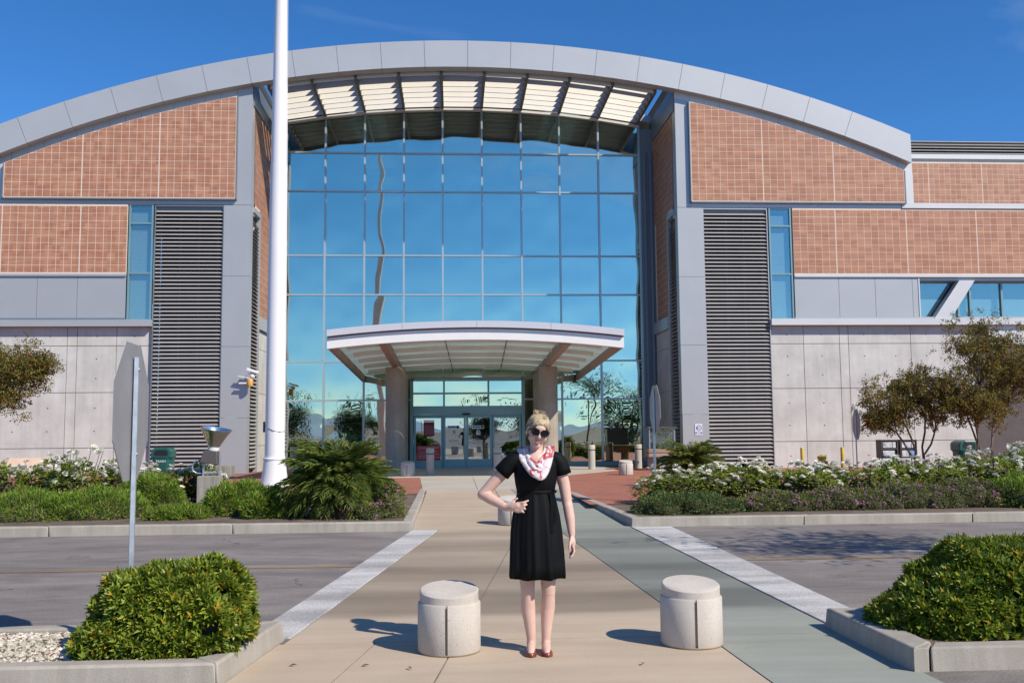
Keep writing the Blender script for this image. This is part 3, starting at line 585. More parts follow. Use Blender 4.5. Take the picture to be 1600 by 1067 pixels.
for a, b in zip(gx[:-1], gx[1:]):
    for c, d in ((.25, .95), (1.03, 2.6), (2.66, 4.5)): obj('pane', MB().box(a + .03, b - .03, 33.78, 33.79, c, d), 'glass_blind', wg)
obj('blind', MB().box(18.8, 24.2, 33.9, 33.93, .2, 4.5), 'blind', wg)
obj('roof', MB().box(-26, -15.55, 34.2, 58, 9.2, 9.46), 'panel_grey', bld); obj('parapet_cap', MB().box(-26, -15.5, 33.42, 34.0, 9.62, 9.66), 'panel_grey', bld); obj('rear_wall', MB().box(-40, -15.5, 44, 44.3, 9.4, 12.2), 'tile', bld); obj('roof', MB().box(16.4, 40, 34.2, 44.2, 9.2, 9.46), 'panel_grey', bld); obj('roof', MB().box(16.4, 40, 44.0, 58, 12.2, 14.3), 'panel_grey', bld)
obj('wall_backing', MB().box(24.2, 40, YF + .2, 34.4, 0, 5.2), 'concrete_wall', bld)
pb = part('tile_panel', bld, (25, 44, 9.5)); obj('grout_bed', MB().box(18, 40, 43.903, 44.2, 9.4, 14.35), 'grout', pb); tiles(pb, 18, 31.25, 9.5, 14.33, 43.9, None, False, joints=[22.9 + 2.5 * i for i in range(4)])
obj('coping', MB().box(18, 40, 43.8, 44.4, 14.35, 14.57), 'trim_light', bld); obj('parapet_cap', MB().box(16.3, 40, 33.42, 34.0, 9.47, 9.66), 'trim_light', bld)
ph = part('plant_screen', bld, (28, 46, 14.5)); obj('void', MB().box(19, 40, 46.3, 46.5, 14.3, 15.95), 'dark', ph)
for i in range(9): obj('louver_slat', MB().box(19.0, 40, 46.0, 46.1, 14.66 + i * .15, 14.695 + i * .15), 'slat', ph)
for x in (22.55, 22.95): obj('screen_post', MB().box(x - .05, x + .05, 45.95, 46.2, 14.3, 15.95), 'trim_light', ph)
obj('plant_house', MB().box(-24, -14.9, 46, 52, 12, 14.9), 'panel_dark', bld)

# --- glass hall
CX = [-6.56, -5.04, -3.50, -1.96, -0.43, 1.13, 2.69, 4.23, 5.80, 7.45]; RZ = [0.30, 2.75, 4.25, 6.86, 8.41, 10.97, 12.52]; GR = 40.42
cw = part('curtain_wall', bld, (XC, YC, 0.15))
rs = random.Random(3)
for a, b in zip(CX[:-1], CX[1:]):
    for k, c in enumerate(RZ):
        last = k == len(RZ) - 1; d = None if last else RZ[k + 1]
        tz0, tz1 = (arc(a, GR), arc(b, GR)) if last else (d, d)
        w, h = b - a, (tz0 + tz1) / 2 - c; cx_, cz_ = (a + b) / 2, c + h / 2
        pts = [(-w / 2 + .03, -h / 2 + .025), (w / 2 - .03, -h / 2 + .025), (w / 2 - .03, tz1 - cz_ - .025), (-w / 2 + .03, tz0 - cz_ - .025)]
        o = obj('pane', MB().prism_xz(pts, -0.008, 0.008), 'glass', cw, (cx_, YC, cz_)); o.rotation_euler = (R(rs.gauss(0, .12)), 0, R(rs.gauss(0, .12)))
for x in CX: obj('mullion', MB().box(x - .035, x + .035, YC - .09, YC + .10, .15, arc(x, GR)), 'mullion', cw)
for z in RZ[1:]: obj('transom', MB().box(CX[0] + .035, CX[-1] - .035, YC - .075, YC + .09, z - .03, z + .03), 'mullion', cw)
obj('sill', MB().box(CX[0] - .5, CX[-1] + .5, YC - .12, YC + .12, .12, .31), 'teal', cw)
m = MB()
for a, b in zip(CX[:-1], CX[1:]): m.prism_xz([(a, arc(a, GR) - .03), (b, arc(b, GR) - .03), (b, arc(b, GR) + .06), (a, arc(a, GR) + .06)], YC - .1, YC + .12)
obj('head_rail', m, 'white_metal', cw)
for s in (-1, 1):
    x0, x1 = sorted((CX[0] - .035 if s < 0 else CX[-1] + .035, XC + s * 7.56)); obj('edge_panel', MB().box(x0, x1, YC - .06, YC + .2, .15, arc(x0, GR) - .1), 'panel_dark' if s > 0 else 'panel_grey', cw)
    if s > 0:
        for xx in (7.62, 7.86): obj('downpipe', MB().box(xx - .04, xx + .04, YC - .2, YC - .07, .15, 12.6), 'panel_dark', cw)
# inside, seen faintly through the glass
iN = part('hall_interior', bld, (XC, 44, .15))
obj('floor', MB().box(-7, 8, YC + .2, 56, .02, .14), 'interior', iN); obj('back_wall', MB().box(-7.5, 8.5, 55.5, 56, .1, 14.6), 'interior', iN)
obj('gallery', MB().box(-7, 8, 48, 55.5, 4.2, 4.6).box(-7, 8, 48, 55.5, 8.3, 8.7), 'interior_white', iN)
for s in (-1, 1): obj('side_wall', MB().box(*sorted((XC + s * 7.3, XC + s * 7.5)), YC + .4, 55.5, .1, 13.2), 'interior', iN)
for y in (40.5, 44, 47.5):
    t = MB(); q = np.linspace(-6.6, 7.5, 13)
    for i, (a, b) in enumerate(zip(q[:-1], q[1:])):
        t.beam((a, y, arc(a, 39.9)), (b, y, arc(b, 39.9)), .12, .12).beam((a, y, arc(a, 38.7)), (b, y, arc(b, 38.7)), .12, .12)
        t.beam((a, y, arc(a, 39.9 if i % 2 else 38.7)), (b, y, arc(b, 38.7 if i % 2 else 39.9)), .07, .07)
    obj('roof_truss', t, 'interior_white', iN)

# --- sunshade trellis between arch and glass
tr = part('sunshade', bld, (XC, 35.5, 14))
TX = CX[:-1] + [7.36]
for x in TX: obj('shade_rib', MB().prism_xz([(x - .05, arc(x, GR) + .02), (x + .05, arc(x, GR) + .02), (x + .05, arc(x, GR) + .36), (x - .05, arc(x, GR) + .36)], 33.67, YC - .11), 'rib', tr)
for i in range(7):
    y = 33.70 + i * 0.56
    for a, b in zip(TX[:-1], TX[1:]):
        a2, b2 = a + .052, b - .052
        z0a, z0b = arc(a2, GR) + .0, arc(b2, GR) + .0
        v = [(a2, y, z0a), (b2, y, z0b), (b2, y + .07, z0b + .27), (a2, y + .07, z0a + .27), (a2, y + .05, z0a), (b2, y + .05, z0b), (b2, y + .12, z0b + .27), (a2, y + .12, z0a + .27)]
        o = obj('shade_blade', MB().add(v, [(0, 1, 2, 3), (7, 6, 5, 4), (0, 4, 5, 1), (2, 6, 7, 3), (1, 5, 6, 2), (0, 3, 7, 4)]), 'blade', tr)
        o.data.materials.append(MAT['rib'])          # cream face; back coloured dark to stand for its unlit side in the reflection
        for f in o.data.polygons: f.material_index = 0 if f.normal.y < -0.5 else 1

# ------------------------------------------------------------------ entrance canopy
can = thing('entrance_canopy', 'shallow curved entrance canopy with white fascia on four round concrete columns', 'canopy', (0.64, 32, 0.15))
KX, KH = 0.645, 4.20
def cz(x, y): return 3.86 + 0.25 * (1 - ((x - KX) / KH) ** 2) - (y - 27.1) * 0.040
qx = [KX - KH + 2 * KH * i / 24 for i in range(25)]
def ribbon(y0, y1, za, zb, name, mat, xs=qx, par=can):
    m = MB()
    for a, b in zip(xs[:-1], xs[1:]):
        v = [(x, y, cz(x, y) + z) for z in (za, zb) for (x, y) in ((a, y0), (b, y0), (b, y1), (a, y1))]
        m.add(v, [(3, 2, 1, 0), (4, 5, 6, 7), (0, 1, 5, 4), (2, 3, 7, 6)] + ([(3, 0, 4, 7)] if a == xs[0] else []) + ([(1, 2, 6, 5)] if b == xs[-1] else []))
    return obj(name, m, mat, par)
fas = part('fascia', can, (KX, 27.1, 4)); ribbon(27.06, 27.22, 0.0, 0.30, 'white_board', 'white_metal', par=fas); ribbon(27.1, 27.3, 0.302, 0.335, 'shadow_gap', 'bronze', par=fas)
for i in range(4):
    xs_ = [lerp(KX - KH, KX + KH, (i + j / 6) / 4) for j in range(7)]; xs_[0] += .004; xs_[-1] -= .004
    ribbon(26.95, 27.35, 0.337, 0.52, 'gutter_length', 'gutter', xs_, fas)
for s in (-1, 1):
    x = KX + s * (KH - .06); obj('side_beam', MB().beam((x, 27.22, cz(x, 27.22) + .13), (x, 37.3, cz(x, 37.3) + .13), .1, .26), 'tan_steel', can)
for y in (28.9, 30.7, 32.5, 34.3, 36.1): ribbon(y, y + .08, 0.17, 0.30, 'purlin', 'cream', qx[1:-1])
for x in (-2.02, 3.25): obj('main_beam', MB().beam((x, 27.24, cz(x, 27.24) + .12), (x, 37.3, cz(x, 37.3) + .12), .2, .3), 'tan_steel', can)
for x in (-0.3, 1.55): obj('stay_rod', MB().tube([(x, 27.3, cz(x, 27.3) + .2), (x + .25, 37.2, cz(x, 37.2) + .2)], .018, 6), 'bronze', can)
for y0, y1 in zip((27.36, 28.98, 30.78, 32.58, 34.38, 36.18), (28.9, 30.7, 32.5, 34.3, 36.1, 37.38)): ribbon(y0, y1, 0.315, 0.33, 'roof_pane', 'frost', [qx[0], qx[6], qx[12], qx[18], qx[24]])
for x in (-2.02, 3.25):
    for y in (33.2, 35.45): obj('column', MB().lathe([(.335, .14), (.335, cz(x, y) - .03)], (x, y, 0), 40), 'column', can, smooth=40)

# ------------------------------------------------------------------ vestibule with sliding doors
ves = thing('entrance_vestibule', 'glass entrance vestibule with teal framed sliding doors under the canopy', 'vestibule', (0.5, 36, .15))
VY = 36.0
fr = MB()
for x in (-1.58, 2.58): fr.box(x - .06, x + .06, VY - .06, VY + .06, .15, 3.42)
for x in (-0.38, 1.28): fr.box(x - .035, x + .035, VY - .05, VY + .05, 2.46, 3.40)
fr.box(-1.52, 2.52, VY - .045, VY + .05, 2.91, 2.97).box(-1.52, 2.52, VY - .05, VY + .05, 3.40, 3.5).box(-1.52, 2.52, VY - .1, VY + .1, 2.13, 2.46)
for x in (-1.58, 2.58): fr.box(x - .05, x + .05, VY + .06, YC - .1, .15, .3).box(x - .05, x + .05, VY + .06, YC - .1, 2.91, 2.97).box(x - .05, x + .05, VY + .06, YC - .1, 3.4, 3.5)
obj('frame', fr, 'teal', ves)
for a, b in ((-1.52, -.415), (-.345, 1.245), (1.315, 2.52)):
    obj('transom_pane', MB().box(a, b, VY - .006, VY + .006, 2.47, 2.905), 'glass', ves); obj('transom_pane', MB().box(a, b, VY - .006, VY + .006, 2.975, 3.395), 'glass', ves)
for x in (-1.58, 2.58): obj('side_pane', MB().box(x - .006, x + .006, VY + .07, YC - .1, .3, 2.9), 'glass', ves)
obj('sensor', MB().box(.30, .60, VY - .18, VY - .1, 2.13, 2.20), 'black', ves, bevel=.01)
obj('roof_plate', MB().box(-1.64, 2.64, VY - .05, YC - .1, 3.5, 3.54), 'panel_dark', ves)
obj('threshold', MB().box(-1.5, 2.5, VY - .2, VY + .2, .158, .175), 'galv', ves)
for i, (a, b) in enumerate(((-1.50, -.42), (-.40, .43), (.45, 1.40), (1.42, 2.50))):
    y = VY - .02 if i in (1, 2) else VY + .03
    d = part('door', ves, ((a + b) / 2, y, .18)); st = .075
    obj('door_frame', MB().box(a, a + st, y - .025, y + .025, .18, 2.13).box(b - st, b, y - .025, y + .025, .18, 2.13).box(a + st, b - st, y - .024, y + .024, .18, .50).box(a + st, b - st, y - .024, y + .024, 2.02, 2.13), 'teal', d)
    obj('door_pane', MB().box(a + st, b - st, y - .005, y + .005, .50, 2.02), 'glass_door', d)
    if i in (1, 2):
        cx_ = (a + b) / 2 - .02
        obj('sticker', MB().box(cx_ - .24, cx_ + .2, y - .009, y - .006, 1.62, 1.74), 'white', d); obj('sticker', MB().box(cx_ - .22, cx_ + .06, y - .011, y - .0095, 1.66, 1.715), 'blue', d)
        obj('sticker', MB().lathe([(0, 0), (.05, 0)], (cx_ + .13, y - .011, 1.685), 16, Matrix.Rotation(R(90), 3, 'X')), 'sign_red', d)
        obj('sticker', MB().prism_xz([(cx_ - .09, 1.38), (cx_ + .07, 1.38), (cx_ + .07, 1.5), (cx_ + .03, 1.58), (cx_ - .05, 1.58), (cx_ - .09, 1.5)], y - .009, y - .006), 'paper', d)
        obj('sticker', MB().prism_xz([(cx_ - .02, 1.47), (cx_, 1.47), (cx_, 1.50), (cx_ + .03, 1.50), (cx_ - .01, 1.56), (cx_ - .05, 1.50), (cx_ - .02, 1.50)], y - .011, y - .0095), 'black', d)
        obj('sticker', MB().box(cx_ - .2, cx_ + .17, y - .009, y - .006, 1.14, 1.20), 'pink', d)
    if i == 0:
        obj('notice', MB().box(a + .36, a + .76, y - .034, y - .028, 1.36, 1.88), 'red', d); obj('notice', MB().box(a + .36, a + .76, y - .034, y - .028, 1.89, 1.95), 'white', d)
        obj('notice', MB().lathe([(0, 0), (.03, 0)], (a + .55, y - .036, 1.81), 12, Matrix.Rotation(R(90), 3, 'X')), 'pink', d)
        obj('notice', MB().box(a + .10, a + .99, y - .034, y - .028, .46, 1.0), 'sign_red', d); obj('notice', MB().box(a + .48, a + .64, y - .034, y - .028, 1.27, 1.33), 'white', d)
        ln = MB(); rr = random.Random(5)
        for zz, hh, ww in ((.92, .030, .78), (.88, .012, .55), (.86, .010, .66), (.79, .010, .74), (.76, .012, .72), (.73, .008, .3), (.67, .022, .80), (.615, .022, .60), (.56, .022, .82), (.525, .018, .26)):
            x = a + .16
            while x < a + .14 + ww:
                w_ = rr.uniform(.02, .07); ln.box(x, x + w_, y - .0365, y - .035, zz, zz + hh); x += w_ + .012
        for k in range(9):
            x = a + .42
            while x < a + .70: w_ = rr.uniform(.02, .05); ln.box(x, x + w_, y - .0365, y - .035, 1.42 + k * .038, 1.428 + k * .038); x += w_ + .012
        obj('lettering', ln, 'pink', d, kind='stuff')
# ------------------------------------------------------------------ street furniture
def short_bollard(loc, label, group, proto=[]):
    if proto: return copy_tree(proto[0], loc, label, None, group)
    t = thing('stone_bollard', label, 'bollard', loc, group); rr, h = .222, .345; n = 64; a0 = R(-90 - 5)
    m = MB(); prof = [(.0, 0), (rr - .008, 0), (rr, .012), (rr, h - .012), (rr - .006, h)]
    # drum in two halves with an open joint
    for k in range(2):
        g_ = .0098 / rr; A = [a0 + g_ + math.pi * k + (math.pi - 2 * g_) * i / 31 for i in range(32)]; q = MB()
        ring = lambda r, z: [(r * math.cos(a), r * math.sin(a), z) for a in A]
        rings = [ring(rr - .008, 0), ring(rr, .012), ring(rr, h - .01), ring(rr - .008, h), ring(.10, h), ring(.10, 0)]
        q.add([p for r_ in rings for p in r_], [(i * 32 + j, i * 32 + j + 1, ((i + 1) % 6) * 32 + j + 1, ((i + 1) % 6) * 32 + j) for i in range(6) for j in range(31)] + [tuple(i * 32 for i in range(6)), tuple(i * 32 + 31 for i in range(5, -1, -1))])
        lobj('drum', q, 'precast', t, smooth=40)
    # cap, its top falling a little to the road side
    A = [a0 + 2 * math.pi * i / 64 for i in range(64)]; rc = rr - .014
    top = [(rc * math.cos(a), rc * math.sin(a), h + .075 + .030 * math.sin(a)) for a in A]; edge = [((rc - .008) * math.cos(a), (rc - .008) * math.sin(a), h + .083 + .030 * math.sin(a)) for a in A]; bot = [(rc * math.cos(a), rc * math.sin(a), h - .02) for a in A]
    c = MB(); c.add(bot + top + edge, [(j, (j + 1) % 64, (j + 1) % 64 + 64, j + 64) for j in range(64)] + [(j + 64, (j + 1) % 64 + 64, (j + 1) % 64 + 128, j + 128) for j in range(64)] + [tuple(range(128, 192)), tuple(range(63, -1, -1))])
    lobj('cap', c, 'precast', t, smooth=40)
    lobj('joint', MB().box(-.019 - .008, -.019 + .008, -rr + .022, -rr + .05, .002, h - .02), 'joint_stain', t)
    lobj('foot', MB().lathe([(rr - .004, 0), (rr - .002, .001), (rr + .0008, .011), (rr - .001, .014)], (0, 0, 0), 48), 'foot_dirt', t, smooth=60)
    proto.append(t); return t
MAT['foot_dirt'] = plain('foot_dirt', (0.30, 0.22, 0.15), 0.9, 0, 0.3, 9)
G1 = 'short round stone bollards along the path'
short_bollard((-0.04, 6.97, .006), 'short round stone bollard on the near paving left of the woman', G1)
short_bollard((1.71, 7.02, .006), 'short round stone bollard on the near paving right of the woman', G1)
short_bollard((0.93, 15.9, .018), 'short round stone bollard half hidden behind the woman with hand on hip', G1)
short_bollard((-1.45, 30.3, .158), 'short round stone bollard beside the left canopy column', G1)
short_bollard((5.30, 29.7, .148), 'short round stone bollard standing on the red brick plaza', G1)
def tall_bollard(loc, label, group, proto=[]):
    if proto: return copy_tree(proto[0], loc, label, None, group)
    t = thing('tall_bollard', label, 'bollard', loc, group)
    lobj('shaft', MB().lathe([(.125, 0), (.125, .66), (.118, .665)], n=32), 'post', t, smooth=40)
    lobj('neck', MB().lathe([(.105, .66), (.105, .71)], n=32), 'bronze', t, smooth=40)
    lobj('head', MB().lathe([(.118, .70), (.13, .705), (.13, .84), (.12, .858), (.0, .866)], n=32), 'post', t, smooth=40)
    proto.append(t); return t
G2 = 'tall concrete bollards before the glass'
for x, y, lb in ((-.76, 30.5, 'tall concrete bollard in front of the sliding doors, nearest the red notice'), (1.35, 30.2, 'tall concrete bollard in front of the rightmost sliding door panel'), (4.84, 33.9, 'tall sunlit concrete bollard right of the canopy, nearer the columns'),
                 (6.60, 34.4, 'tall concrete bollard right of the canopy, beside the display case'), (-5.84, 35.6, 'tall concrete bollard right beside the white flagpole'), (-4.3, 36.6, 'tall concrete bollard seen above the left palm fronds')):
    tall_bollard((x, y, .15), lb, G2)
# flagpole
fp = thing('flagpole', 'tall white tapered flagpole with a flared bell base beside the path', 'flagpole', (-4.08, 22.28, .13))
lobj('bell_base', MB().lathe([(.40, 0), (.385, .05), (.345, .17), (.305, .32), (.275, .50), (.255, .70), (.248, .79), (.262, .80), (.262, .835), (.235, .85)], n=48), 'pole_white', fp, smooth=50)
lobj('shaft', MB().lathe([(.226, .83), (.218, 3.0), (.208, 5.5), (.190, 7.6), (.1905, 7.62)], n=48), 'pole_white', fp, smooth=40)
lobj('shaft', MB().lathe([(.183, 7.6), (.168, 9.5), (.1685, 9.52)], n=48), 'pole_white', fp, smooth=40); lobj('shaft', MB().lathe([(.163, 9.5), (.10, 16.5), (.0, 16.52)], n=48), 'pole_white', fp, smooth=40)
lobj('cleat', MB().box(-.27, -.225, -.03, .03, 1.42, 1.66), 'bronze', fp, bevel=.01)
lobj('halyard', MB().tube([(-.235, -.03, 1.62), (-.15, -.19, 1.53), (0, -.24, 1.46), (.15, -.19, 1.43), (.232, -.04, 1.44)], .007, 6), 'galv', fp, smooth=180)
lobj('halyard', MB().tube([(.236, -.02, 1.40), (.215, -.01, 5), (.12, 0, 16.3)], .005, 5), 'white_metal', fp, smooth=180)
# traffic signs seen from behind
def octagon(rr): return [(rr * math.cos(R(22.5 + 45 * i)) / math.cos(R(22.5)), rr * math.sin(R(22.5 + 45 * i)) / math.cos(R(22.5))) for i in range(8)]
def stop_sign(loc, rot, zc, rr, label, pw=.055, top=None, lean=0, face=True):
    t = thing('stop_sign', label, 'road sign', loc, None, rot); top = top or zc + rr * .8
    m = MB(); w = pw / 2
    m.add([(x, y, z) for z in (0, top) for x, y in ((-w, 0), (-w * .45, -w * .9), (w * .45, -w * .9), (w, 0), (w * .8, .004), (-w * .8, .004))], [(5, 4, 3, 2, 1, 0), (6, 7, 8, 9, 10, 11)] + [(i, (i + 1) % 6, (i + 1) % 6 + 6, i + 6) for i in range(6)])
    lobj('post', m, 'galv', t)
    pl = MB().prism_xz([(x, z + zc) for x, z in octagon(rr)], .012, .016); lobj('plate', pl, 'sign_back', t)
    f = lobj('face', MB().prism_xz([(x, z + zc) for x, z in octagon(rr * .995)], .0165, .0185), 'white', t); lobj('face_red', MB().prism_xz([(x, z + zc) for x, z in octagon(rr * .95)], .019, .020), 'sign_red', f)
    for dz in (-.62, .62): lobj('bolt', MB().lathe([(.011, -.02), (.011, .02)], (0, -.012, zc + rr * dz), 8, Matrix.Rotation(R(90), 3, 'X')), 'galv', t)
    return t
s1 = stop_sign((-2.21, 6.80, .1), R(94.4), 1.60, .47, 'octagonal road sign seen from behind on a galvanised post in the near left island')
s2 = stop_sign((3.90, 18.6, .13), R(-89.4), 1.81, .46, 'octagonal road sign seen nearly edge on at the corner of the right flower bed', .08)
s3 = stop_sign((11.5, 27.0, .15), R(-98.5), 1.48, .43, 'small far octagonal road sign nearly edge on before the right concrete wall', .06)
# floodlight on a concrete block
fl = thing('flood_light', 'upturned aluminium floodlight on a rough concrete block in the left bed', 'floodlight', (-4.83, 19.5, .13))
lobj('block', MB().box(-.205, .205, -.2, .2, 0, .575), 'block', fl, bevel=.012)
tl = Matrix.Rotation(R(9), 3, 'Y') @ Matrix.Rotation(R(6), 3, 'X')
lobj('reflector', MB().lathe([(.105, 0), (.125, .03), (.165, .10), (.235, .22), (.285, .31), (.305, .345), (.308, .365), (.296, .366), (.29, .34), (.22, .215), (.15, .10), (.09, .03)], (.06, 0, 1.14), 40, tl), 'aluminium', fl, smooth=50)
lobj('lamp_collar', MB().lathe([(.11, -.05), (.11, .02), (.095, .03)], (.06, 0, 1.13), 24, tl), 'white_metal', fl, smooth=40)
m = MB(); a = [(-.11, -.11, 1.08), (.15, -.11, 1.06), (.15, .11, 1.06), (-.11, .11, 1.08), (-.18, -.13, .84), (.17, -.13, .78), (.17, .13, .78), (-.18, .13, .84)]
lobj('ballast_box', m.add(a, [(0, 1, 2, 3), (7, 6, 5, 4), (0, 4, 5, 1), (1, 5, 6, 2), (2, 6, 7, 3), (3, 7, 4, 0)]), 'bronze', fl, bevel=.015)
lobj('bracket', MB().box(-.14, -.11, -.05, .05, .575, .85).box(.175, .20, -.05, .05, .575, .98), 'galv', fl)
lobj('conduit', MB().tube([(-.18, 0, .88), (-.29, 0, .87), (-.35, 0, .78), (-.34, 0, .67), (-.25, 0, .62), (-.1, 0, .625), (.1, 0, .63)], .017, 8), 'galv', fl, smooth=180)
lobj('junction', MB().tube([(-.12, 0, .63), (.12, 0, .64)], .035, 10), 'galv', fl, smooth=40)
tag(obj('concrete_seat', MB().box(-7.45, -6.95, 30.6, 31.2, .146, .53), 'block', bevel=.02), 'low pale concrete block beside the left pier behind the floodlight', 'block')
# litter bins
def bin_(loc, label, proto=[]):
    if proto: return copy_tree(proto[0], loc, label, None, 'green litter bins')
    t = thing('litter_bin', label, 'litter bin', loc, 'green litter bins')
    def ring(r, z): return [(r * (1.0 if abs(math.cos(a)) < .99 else 1) * max(-1, min(1, 1.18 * math.cos(a))), r * max(-1, min(1, 1.18 * math.sin(a))), z) for a in [2 * math.pi * i / 40 for i in range(40)]]
    m = MB(); rings = [ring(.26, 0), ring(.275, .03), ring(.285, .62), ring(.30, .63), ring(.30, .66)]
    m.add([p for r_ in rings for p in r_], [(i * 40 + j, i * 40 + (j + 1) % 40, (i + 1) * 40 + (j + 1) % 40, (i + 1) * 40 + j) for i in range(4) for j in range(40)] + [tuple(range(39, -1, -1)), tuple(range(160, 200))])
    lobj('body', m, 'bin_green', t, smooth=40)
    q = MB(); arch_ = [(-.30, .66), (.30, .66), (.30, .86), (.26, .93), (.16, .97), (-.16, .97), (-.26, .93), (-.30, .86)]
    hood = lobj('hood', q.prism_xz(arch_, -.29, .29), 'bin_green', t, bevel=.03)
    lobj('opening', MB().prism_xz([(-.20, .73), (.20, .73), (.20, .84), (.15, .90), (-.15, .90), (-.20, .84)], -.294, -.28), 'black', t)
    tx = text_mesh('TRASH', .10); o = bpy.data.objects.new('lettering', tx); COL.objects.link(o); tx.materials.append(MAT['white']); o.parent = t; o.rotation_euler = (R(90), 0, 0); o.location = (0, -.296, .56)
    proto.append(t); return t
bin_((-8.83, 30.0, .146), 'dark green litter bin behind white roses before the left louvre screen')
bin_((15.75, 29.0, .146), 'dark green litter bin under the trees at the right concrete wall')
# bench
bn = thing('bench', 'pale peach bench behind the white roses at far left', 'bench', (-11.6, 27.0, .146))
lobj('seat', MB().box(-.9, .9, -.35, .1, .40, .46), 'peach', bn, bevel=.01); lobj('backrest', MB().add([(-.9, .10, .52), (.65, .10, .52), (.65, .20, .76), (-.62, .20, .76), (-.9, .13, .52), (.65, .13, .52), (.65, .23, .76), (-.62, .23, .76)], [(0, 1, 2, 3), (7, 6, 5, 4), (0, 4, 5, 1), (1, 5, 6, 2), (2, 6, 7, 3), (3, 7, 4, 0)]), 'peach', bn)
for x in (-.7, .5): lobj('leg', MB().box(x - .04, x + .04, -.3, .05, 0, .40), 'bronze', bn); lobj('back_stay', MB().beam((x, .08, .42), (x, .16, .6), .04, .03), 'bronze', bn)
# camera and lamp on the pier
cc = thing('security_camera', 'white security camera on a bracket on the left pier', 'camera', (-7.08, 33.4, 3.6))
lobj('housing', MB().beam((.02, -.25, .10), (.42, -.20, -.03), .11, .10), 'white', cc, bevel=.015); lobj('dome', MB().lathe([(.0, -.12), (.07, -.10), (.10, -.03), (.09, .03), (.04, .08)], (.20, -.15, -.12), 16), 'white', cc, smooth=60); lobj('arm', MB().beam((0, 0, -.05), (.2, -.15, -.05), .05, .05), 'white', cc)
al = thing('alarm_beacon', 'small amber beacon with white brackets below the security camera', 'beacon', (-7.08, 33.4, 3.25))
lobj('lens', MB().lathe([(.095, -.14), (.11, -.10), (.11, .1), (.08, .14), (0, .15)], (.12, -.15, 0), 16), 'orange', al, smooth=50); lobj('bracket', MB().box(-.25, .05, -.2, -.12, -.05, 0).beam((-.28, -.15, .22), (.12, -.15, .14), .10, .03), 'white', al)
# blue and white notice on the right pier
bs = thing('pier_sign', 'small white sign with blue circle and band on the right pier', 'sign', (8.575, 33.445, 1.52))
lobj('plate', MB().box(-.13, .13, -.012, -.004, -.20, .20), 'white', bs)
ring = MB(); 
for i in range(28):
    a, b = 2 * math.pi * i / 28, 2 * math.pi * (i + 1) / 28
    ring.prism_xz([(.075 * math.cos(a) + .01, .075 * math.sin(a) + .05), (.098 * math.cos(a) + .01, .098 * math.sin(a) + .05), (.098 * math.cos(b) + .01, .098 * math.sin(b) + .05), (.075 * math.cos(b) + .01, .075 * math.sin(b) + .05)], -.016, -.0125)
lobj('emblem', ring, 'blue', bs); lobj('emblem', MB().prism_xz([(-.09, .03), (.05, .03), (.05, .055), (-.03, .055), (-.04, .11), (-.09, .045)], -.018, -.0165), 'blue', bs); lobj('caption_band', MB().box(-.115, .115, -.016, -.0125, -.155, -.085), 'blue', bs); lobj('caption', MB().box(-.08, .07, -.019, -.0165, -.138, -.102), 'white', bs)
# glazed display case on a timber bench
dc = thing('display_case', 'glazed display case with dark roof on a timber ledge in the shade', 'display case', (7.12, 33.0, .146))
lobj('roof', MB().box(-.52, .52, -.34, .34, 1.43, 1.48), 'bronze', dc); lobj('corner_posts', MB().box(-.45, -.42, -.28, -.25, .75, 1.43).box(.42, .45, -.28, -.25, .75, 1.43).box(-.45, -.42, .25, .28, .75, 1.43).box(.42, .45, .25, .28, .75, 1.43), 'galv', dc)
for nm, b in (('pane', (-.42, .42, -.27, -.262, .76, 1.42)), ('pane', (-.445, -.437, -.25, .25, .76, 1.42)), ('pane', (.437, .445, -.25, .25, .76, 1.42))): lobj(nm, MB().box(*b), 'glass_blind', dc)
lobj('back_board', MB().box(-.42, .42, .2, .22, .76, 1.42), 'panel_dark', dc)
for z in (.45, .60): lobj('timber_rail', MB().box(-.5, .5, -.36, .3, z, z + .13), 'wood', dc, bevel=.01)
for x in (-.32, .32): lobj('foot', MB().lathe([(.16, 0), (.16, .44)], (x, -.03, 0), 20), 'column', dc, smooth=40)
# yellow posts and hydrant
def ypost(x, y, label, h=.78): 
    t = thing('yellow_post', label, 'bollard', (x, y, .146), 'yellow steel posts by the concrete wall'); lobj('pipe', MB().lathe([(.058, 0), (.058, h - .03), (.04, h), (0, h + .005)], n=20), 'yellow', t, smooth=40); lobj('collar', MB().lathe([(.09, 0), (.09, .02)], n=20), 'galv', t); return t
ypost(11.0, 30.0, 'yellow steel post left of the yellow hydrant'); ypost(12.3, 30.0, 'yellow steel post right of the yellow hydrant')
hy = thing('hydrant', 'squat yellow hydrant between two yellow posts', 'hydrant', (11.63, 30.0, .146))
lobj('barrel', MB().lathe([(.10, 0), (.10, .38), (.13, .40), (.13, .44), (.15, .45), (.15, .49), (.06, .54), (0, .55)], n=24), 'yellow', hy, smooth=40); lobj('outlet', MB().lathe([(.06, -.17), (.06, .17)], (0, 0, .30), 16, Matrix.Rotation(R(90), 3, 'Y')), 'yellow', hy, smooth=40)
